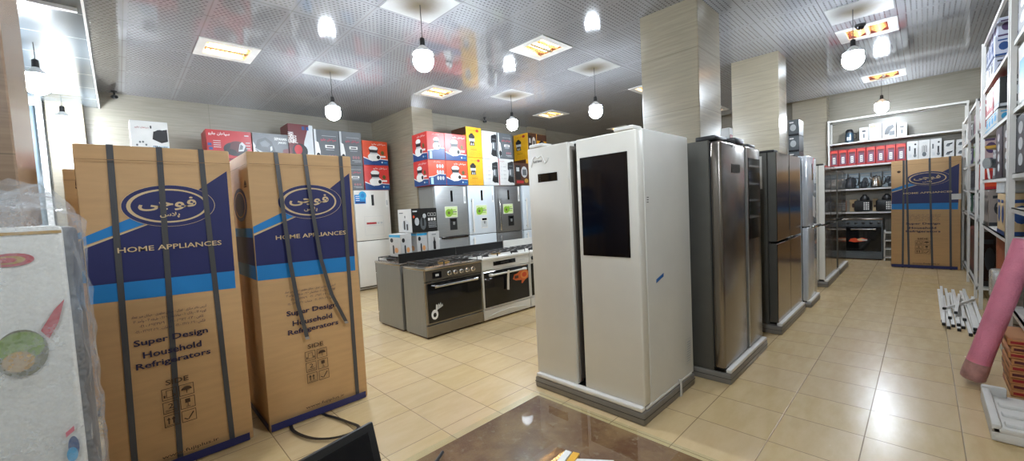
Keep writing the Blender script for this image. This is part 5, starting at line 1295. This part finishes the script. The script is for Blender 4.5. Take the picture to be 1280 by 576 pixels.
# bubble-wrapped cartons under the middle rack
WRAP2 = wrap_mat('clear stretch film', 'e4e4e6', 0.45, 25, 0.1)
def wrapped(label, x0, x1, z0, z1, m, y=-0.462, d=0.42):
    cx = (x0 + x1) / 2
    t = thing('wrapped_package', label, 'package', (cx, y - d / 2, z0), 0, 'film-wrapped packages under the right rack')
    w = (x1 - x0) / 2
    q = MB(); q.rbox(-w + 0.015, w - 0.015, -d / 2 + 0.015, d / 2 - 0.015, 0.004, z1 - z0 - 0.012, m, 0.01, 1)
    F = Face(q, (w - 0.02, d / 2 - 0.0145, 0.02), (-2 * w + 0.04, 0, 0), (0, 0, z1 - z0 - 0.04)); F.k = 2; F.rect(0.1, 0.2, 0.45, 0.7, PURPLE); F.rect(0.6, 0.4, 0.9, 0.6, GREY_CARTON); q.build('carton', t)
    q = MB(); q.rbox(-w, w, -d / 2, d / 2, 0.002, z1 - z0, WRAP2, 0.03, 3); q.build('film', t)
wrapped('film-wrapped white package on the floor under the right rack', 5.15, 6.2, 0, 0.30, WHITE_CARTON)
wrapped('film-wrapped package with purple print, on the white one under the right rack', 5.1, 5.72, 0.302, 0.62, WHITE_CARTON)
wrapped('film-wrapped package at the far end under the right rack, beside a brown roll', 5.76, 6.3, 0.302, 0.60, mat('beige carton', 'cbbf9f', 0.5))
q = MB(); q.tube([(0, 0, 0.004), (0.03, 0.0, 0.45), (0.06, 0.0, 0.9)], 0.07, mat('reddish brown film roll', '94563c', 0.4, bump=0.4, bscale=60), 16); tagat(q, 'film_roll', 'reddish brown film roll standing under the middle right rack shelf', 'roll', (6.75, -0.62, 0.0))

# --- floor by the right wall
q = MB(); PINK = mat('pink bubble film', 'ef93ad', 0.3, bump=0.6, bscale=90, vary=0.1); PINK_END = mat('dusty film end', 'c0918c', 0.35, bump=0.6, bscale=70, vary=0.3, scale=14)
t = thing('bubble_wrap_roll', 'tall pink bubble wrap roll leaning against the right rack', 'roll', (4.38, -0.25, 0))
ax0 = Vector((0.0, 0.0, 0.035)); ax1 = Vector((-0.03, -0.235, 1.06)); dv = ax1 - ax0
q = MB(); q.tube([ax0 + dv * s for s in (0.13, 0.2, 0.4, 0.6, 0.8, 1.0)], [0.064, 0.062, 0.062, 0.063, 0.062, 0.062], PINK, 22); q.build('film', t)
q = MB(); q.tube([ax0 + dv * s for s in (0.0, 0.01, 0.07, 0.13)], [0.055, 0.066, 0.067, 0.0645], PINK_END, 22); q.build('crumpled_end', t)
q = MB(); q.tube([ax0 + dv * -0.005, ax0 + dv * 0.02], 0.03, KRAFT_DK, 14); q.build('core', t)
t = thing('foam_tray', 'white moulded foam packing tray on the floor at the right edge', 'foam', (3.755, -0.52, 0))
q = MB(); q.rbox(-0.315, 0.315, -0.25, 0.25, 0.002, 0.055, FOAM, 0.008, 2)
q.rbox(-0.315, 0.315, 0.21, 0.25, 0.05, 0.10, FOAM, 0.01, 2); q.rbox(-0.315, -0.275, -0.25, 0.25, 0.05, 0.085, FOAM, 0.01, 2); q.rbox(0.275, 0.315, 0.14, 0.25, 0.05, 0.115, FOAM, 0.01, 2); q.rbox(0.275, 0.315, -0.25, -0.12, 0.05, 0.11, FOAM, 0.01, 2)
for x in (-0.18, -0.03, 0.12): q.rbox(x - 0.03, x + 0.03, -0.1, 0.19, 0.05, 0.075, FOAM, 0.012, 2)
for x in (-0.1, 0.05): q.rbox(x - 0.04, x + 0.04, 0.0, 0.05, 0.05, 0.085, FOAM, 0.012, 2)
q.build('tray', t)
TERRA = mat('reddish cardboard', 'c08450', 0.55)
for k in range(9):
    q = MB(); dx = random.uniform(-0.012, 0.012)
    q.rbox(-0.2, 0.2, -0.17, 0.17, 0.001, 0.042, TERRA, 0.004, 1)
    for F in (Face(q, (0.19, 0.1705, 0.008), (-0.38, 0, 0), (0, 0, 0.03)), leftside(q, -0.2005, -0.165, 0.165, 0.008, 0.038)):
        F.k = 1; F.rect(0.02, 0.2, 0.3, 0.8, RED_DK if k % 2 else RED); F.rect(0.55, 0.25, 0.95, 0.7, KRAFT_DK)
    F = Face(q, (-0.19, -0.16, 0.0425), (0.38, 0, 0), (0, 0.32, 0)); F.k = 1
    tagat(q, 'flat_carton', ('lowest', 'second lowest', 'third lowest', 'fourth lowest', 'middle', 'fourth from top', 'third from top', 'second from top', 'topmost')[k] + (' flat reddish carton in the stack behind the white foam tray' if k != 4 else ' flat reddish carton of nine stacked behind the white foam tray'), 'box', (4.46 + dx, -0.58 + random.uniform(-0.01, 0.01), 0.0435 * k), 'flat reddish cartons behind the foam tray')
q = MB(); q.add([(0, 0, 0.002), (0.16, 0.02, 0.002), (0.15, 0.12, 0.004), (0.01, 0.11, 0.003), (0, 0, 0.006), (0.16, 0.02, 0.006), (0.15, 0.12, 0.008), (0.01, 0.11, 0.007)], [(3, 2, 1, 0), (4, 5, 6, 7), (0, 1, 5, 4), (1, 2, 6, 5), (2, 3, 7, 6), (3, 0, 4, 7)], TERRA)
tagat(q, 'cardboard_flap', 'loose reddish cardboard flap on the floor beside the pink roll', 'cardboard', (4.12, -0.40, 0))
# white tube pieces dumped on the floor
GS = 'white steel tubes heaped on the floor'
TUBE_WHITE = mat('white coated tube', 'e6e4de', 0.4)
SPEC = []
for k in range(9):
    SPEC.append((5.98 - 0.042 * k + (0.22, 0.0, 0.14, 0.04, 0.2, -0.02, 0.12, 0.05, 0.0)[k], 8.0 + (0.1, -0.35, 0.2, -0.1, 0.15, -0.5, 0.1, -0.2, -0.6)[k], -0.145 - 0.0345 * k, 0.0, 0.0135))
for k in range(6):
    SPEC.append((5.95 - 0.03 * k + (0.0, 0.35, 0.1, 0.4, 0.05, 0.3)[k], 7.9 + (0.3, -0.2, 0.1, -0.4, 0.2, -0.3)[k], -0.145 - 0.052 * k, -0.012 - 0.004 * (k % 2), 0.0415))
for k, (xn, xf, yn, sl, z0) in enumerate(SPEC):
    if k == 0: lb = 'leftmost white steel tube of the heap on the right aisle floor'
    elif k == 8: lb = 'white steel tube lying nearest the right rack in the floor heap'
    elif k < 9: lb = 'white steel tube with a black end cap, lying flat inside the floor heap'
    else: lb = 'white steel tube with a black end cap, upper layer of the heap on right floor'
    L = xf - xn
    t = thing('steel_tube', lb, 'tube', (xn, yn, 0), sl, GS + (', lower layer' if k < 9 else ', upper layer'))
    q = MB(); q.box(0.03, L, -0.0125, 0.0125, z0 - 0.0125, z0 + 0.0125, TUBE_WHITE); q.build('tube', t)
    q = MB(); q.rbox(0.0, 0.032, -0.0133, 0.0133, z0 - 0.0132, z0 + 0.0135, BLACK, 0.003, 1); q.build('end_cap', t)
for xa, ya_, xb, yb_, z0, lb in ((6.6, -0.16, 7.3, -0.42, 0.0695, 'short white tube lying crosswise on top of the heap of white tubes'), (6.3, -0.24, 7.4, -0.31, 0.0975, 'white tube lying slantwise on top of the heap, over the crosswise one')):
    t = thing('steel_tube', lb, 'tube', (xa, ya_, 0), math.atan2(yb_ - ya_, xb - xa), GS)
    L = math.hypot(xb - xa, yb_ - ya_)
    q = MB(); q.box(0.03, L, -0.0125, 0.0125, z0 - 0.0125, z0 + 0.0125, TUBE_WHITE); q.build('tube', t)
    q = MB(); q.rbox(0.0, 0.032, -0.0133, 0.0133, z0 - 0.0132, z0 + 0.0135, BLACK, 0.003, 1); q.build('end_cap', t)

# ------------------------------------------------------------------ counter in the foreground
MARB, h, b = newmat('brown marble')
tc = h.new('ShaderNodeTexCoord').outputs['Object']
n1 = h.noise(tc, 5.5, 6, 0.65); n2 = h.noise(h.scaled(tc, (3, 3, 3)), 14, 4, 0.7)
c = h.mix(h.smooth(n1, 0.35, 0.68), hexc('6e4834'), hexc('96714f'))
c = h.mix(h.math('MULTIPLY', h.smooth(n2, 0.55, 0.75), 0.55), c, hexc('a68f78'))
h.t.links.new(c, b.inputs['Base Color']); b.inputs['Roughness'].default_value = 0.25; b.inputs['Specular IOR Level'].default_value = 0.2
t = thing('counter_desk', 'brown marble-topped counter with a glass sheet at the bottom of the picture', 'desk', (0.5, 0.45, 0))
q = MB(); q.rbox(-1.1, 0.588, -0.75, 0.573, 0.715, 0.742, MARB, 0.008, 2); q.build('marble_top', t)
gm = newmat('clear counter glass'); gh = gm[1]; gf = gh.new('ShaderNodeFresnel'); gf.inputs[0].default_value = 1.42; gt = gh.new('ShaderNodeBsdfTransparent'); gt.inputs[0].default_value = (0.94, 0.97, 0.95, 1); gg = gh.new('ShaderNodeBsdfGlossy'); gg.inputs['Roughness'].default_value = 0.015; gx = gh.new('ShaderNodeMixShader')
gy = gh.new('ShaderNodeNewGeometry'); gk = gh.math('MULTIPLY', gf.outputs[0], gh.math('SUBTRACT', 1.0, gy.outputs['Backfacing'])); gh.t.links.new(gk, gx.inputs[0]); gh.t.links.new(gt.outputs[0], gx.inputs[1]); gh.t.links.new(gg.outputs[0], gx.inputs[2]); gh.t.links.new(gx.outputs[0], gh.t.nodes['Material Output'].inputs[0])
q = MB(); q.rbox(-1.108, 0.6, -0.758, 0.587, 0.743, 0.75, gm[0], 0.002, 1); q.build('glass_sheet', t)
WOOD = mat('dark wood veneer', '4a3226', 0.4, stretch=(1, 1, 12), scale=5, vary=0.25)
q = MB(); q.rbox(0.50, 0.54, -0.70, 0.52, 0.0, 0.714, WOOD, 0.004, 1); q.build('end_panel', t)
q = MB(); q.rbox(-1.05, 0.498, 0.48, 0.52, 0.0, 0.714, WOOD, 0.004, 1); q.build('front_panel', t)
q = MB(); q.rbox(-1.05, -1.01, -0.70, 0.478, 0.0, 0.714, WOOD, 0.004, 1); q.build('end_panel', t)
# laptop-like screen at lower left
t = thing('laptop', 'black laptop with its screen off, at the bottom left of the counter', 'laptop', (0.376, 0.783, 0.75), 0.196)
q = MB(); q.rbox(-0.36, 0.0, -0.25, 0.0, 0.001, 0.02, DKGREY, 0.005, 2); q.build('base', t)
q = MB(); q.box(-0.33, -0.03, -0.19, -0.05, 0.0195, 0.021, BLACK); q.build('keyboard', t)
q = MB(); a = math.radians(15); q.T = Matrix.Translation((0, 0, 0.022)) @ Matrix.Rotation(-a, 4, 'X')
q.rbox(-0.36, 0.0, -0.004, 0.008, 0, 0.238, BLACK, 0.004, 2); lid = q.build('lid', t)
q = MB(); q.T = Matrix.Translation((0, 0, 0.022)) @ Matrix.Rotation(-a, 4, 'X'); q.box(-0.342, -0.018, -0.0048, -0.0042, 0.02, 0.222, SCREEN_OFF); q.build('screen', lid)
# small things on the glass
def flat(name, label, cat, pts, z0, z1, m, top=None):
    cx = sum(p[0] for p in pts) / len(pts); cy_ = sum(p[1] for p in pts) / len(pts)
    nn = len(pts); vs = [(x - cx, y - cy_, 0.0005) for x, y in pts] + [(x - cx, y - cy_, z1 - z0) for x, y in pts]
    q = MB(); q.add(vs, [tuple(reversed(range(nn))), tuple(range(nn, 2 * nn))] + [(i, (i + 1) % nn, nn + (i + 1) % nn, nn + i) for i in range(nn)], m)
    if top: top(q, cx, cy_, z1 - z0 + 0.0004)
    return tagat(q, name, label, cat, (cx, cy_, z0))
flat('card', 'small white printed card on the counter beside the yellow one', 'card', [(0.770, 0.690), (0.862, 0.712), (0.866, 0.694), (0.772, 0.672)], 0.7505, 0.756, WHITE_INK)
flat('card', 'small yellow card on the counter beside the white one', 'card', [(0.776, 0.668), (0.868, 0.690), (0.874, 0.672), (0.780, 0.650)], 0.7505, 0.757, YELLOW)
flat('sheet', 'white paper sheet at the bottom edge of the counter, right of the cards', 'paper', [(0.70, 0.65), (0.852, 0.672), (0.915, 0.588), (0.76, 0.54)], 0.7505, 0.7525, WHITE_INK)
q = MB(); q.tube([(-0.04, 0.0, 0.006), (0.0, 0.005, 0.006)], 0.005, BLACK, 8); q.tube([(0.0, 0.005, 0.006), (0.045, 0.012, 0.006)], 0.0045, DKGREY, 8); q.tube([(-0.05, -0.001, 0.006), (-0.04, 0, 0.006)], [0.002, 0.005], SILVER, 8)
tagat(q, 'pen', 'black pen tip lying at the bottom edge of the counter glass', 'pen', (0.585, 0.945, 0.7503), rz=0.4)
EXPO = 1.65

# ------------------------------------------------------------------ camera, world, view
cd = bpy.data.cameras.new('camera')
cam = bpy.data.objects.new('camera', cd); COL.objects.link(cam)
cd.sensor_width = 36; cd.lens = 36 * 503.03 / 1280; cd.clip_start = 0.02; cd.clip_end = 60
ya, pi_, ro = math.radians(45.756), math.radians(3.121), math.radians(-2.944)
fw = Vector((math.cos(ya) * math.cos(pi_), math.sin(ya) * math.cos(pi_), -math.sin(pi_)))
rt = Vector((math.sin(ya), -math.cos(ya), 0)); up = rt.cross(fw)
r2 = rt * math.cos(ro) + up * math.sin(ro); u2 = -rt * math.sin(ro) + up * math.cos(ro)
M = Matrix((r2, u2, -fw)).transposed().to_4x4(); M.translation = (0, 0, 1.45)
cam.matrix_world = M
S.camera = cam
w = bpy.data.worlds.new('room air'); S.world = w; w.use_nodes = True
w.node_tree.nodes['Background'].inputs[0].default_value = hexc('c8d4e0')
w.node_tree.nodes['Background'].inputs[1].default_value = 0.3
S.view_settings.view_transform = 'Standard'; S.view_settings.look = 'None'
S.view_settings.exposure = EXPO; S.view_settings.gamma = 1.0; S.view_settings.use_curve_mapping = False
S.cycles.use_denoising = True
S.cycles.max_bounces = 8; S.cycles.diffuse_bounces = 4; S.cycles.glossy_bounces = 4; S.cycles.transparent_max_bounces = 16
S.cycles.sample_clamp_indirect = 6.0; S.cycles.caustics_reflective = False; S.cycles.caustics_refractive = False
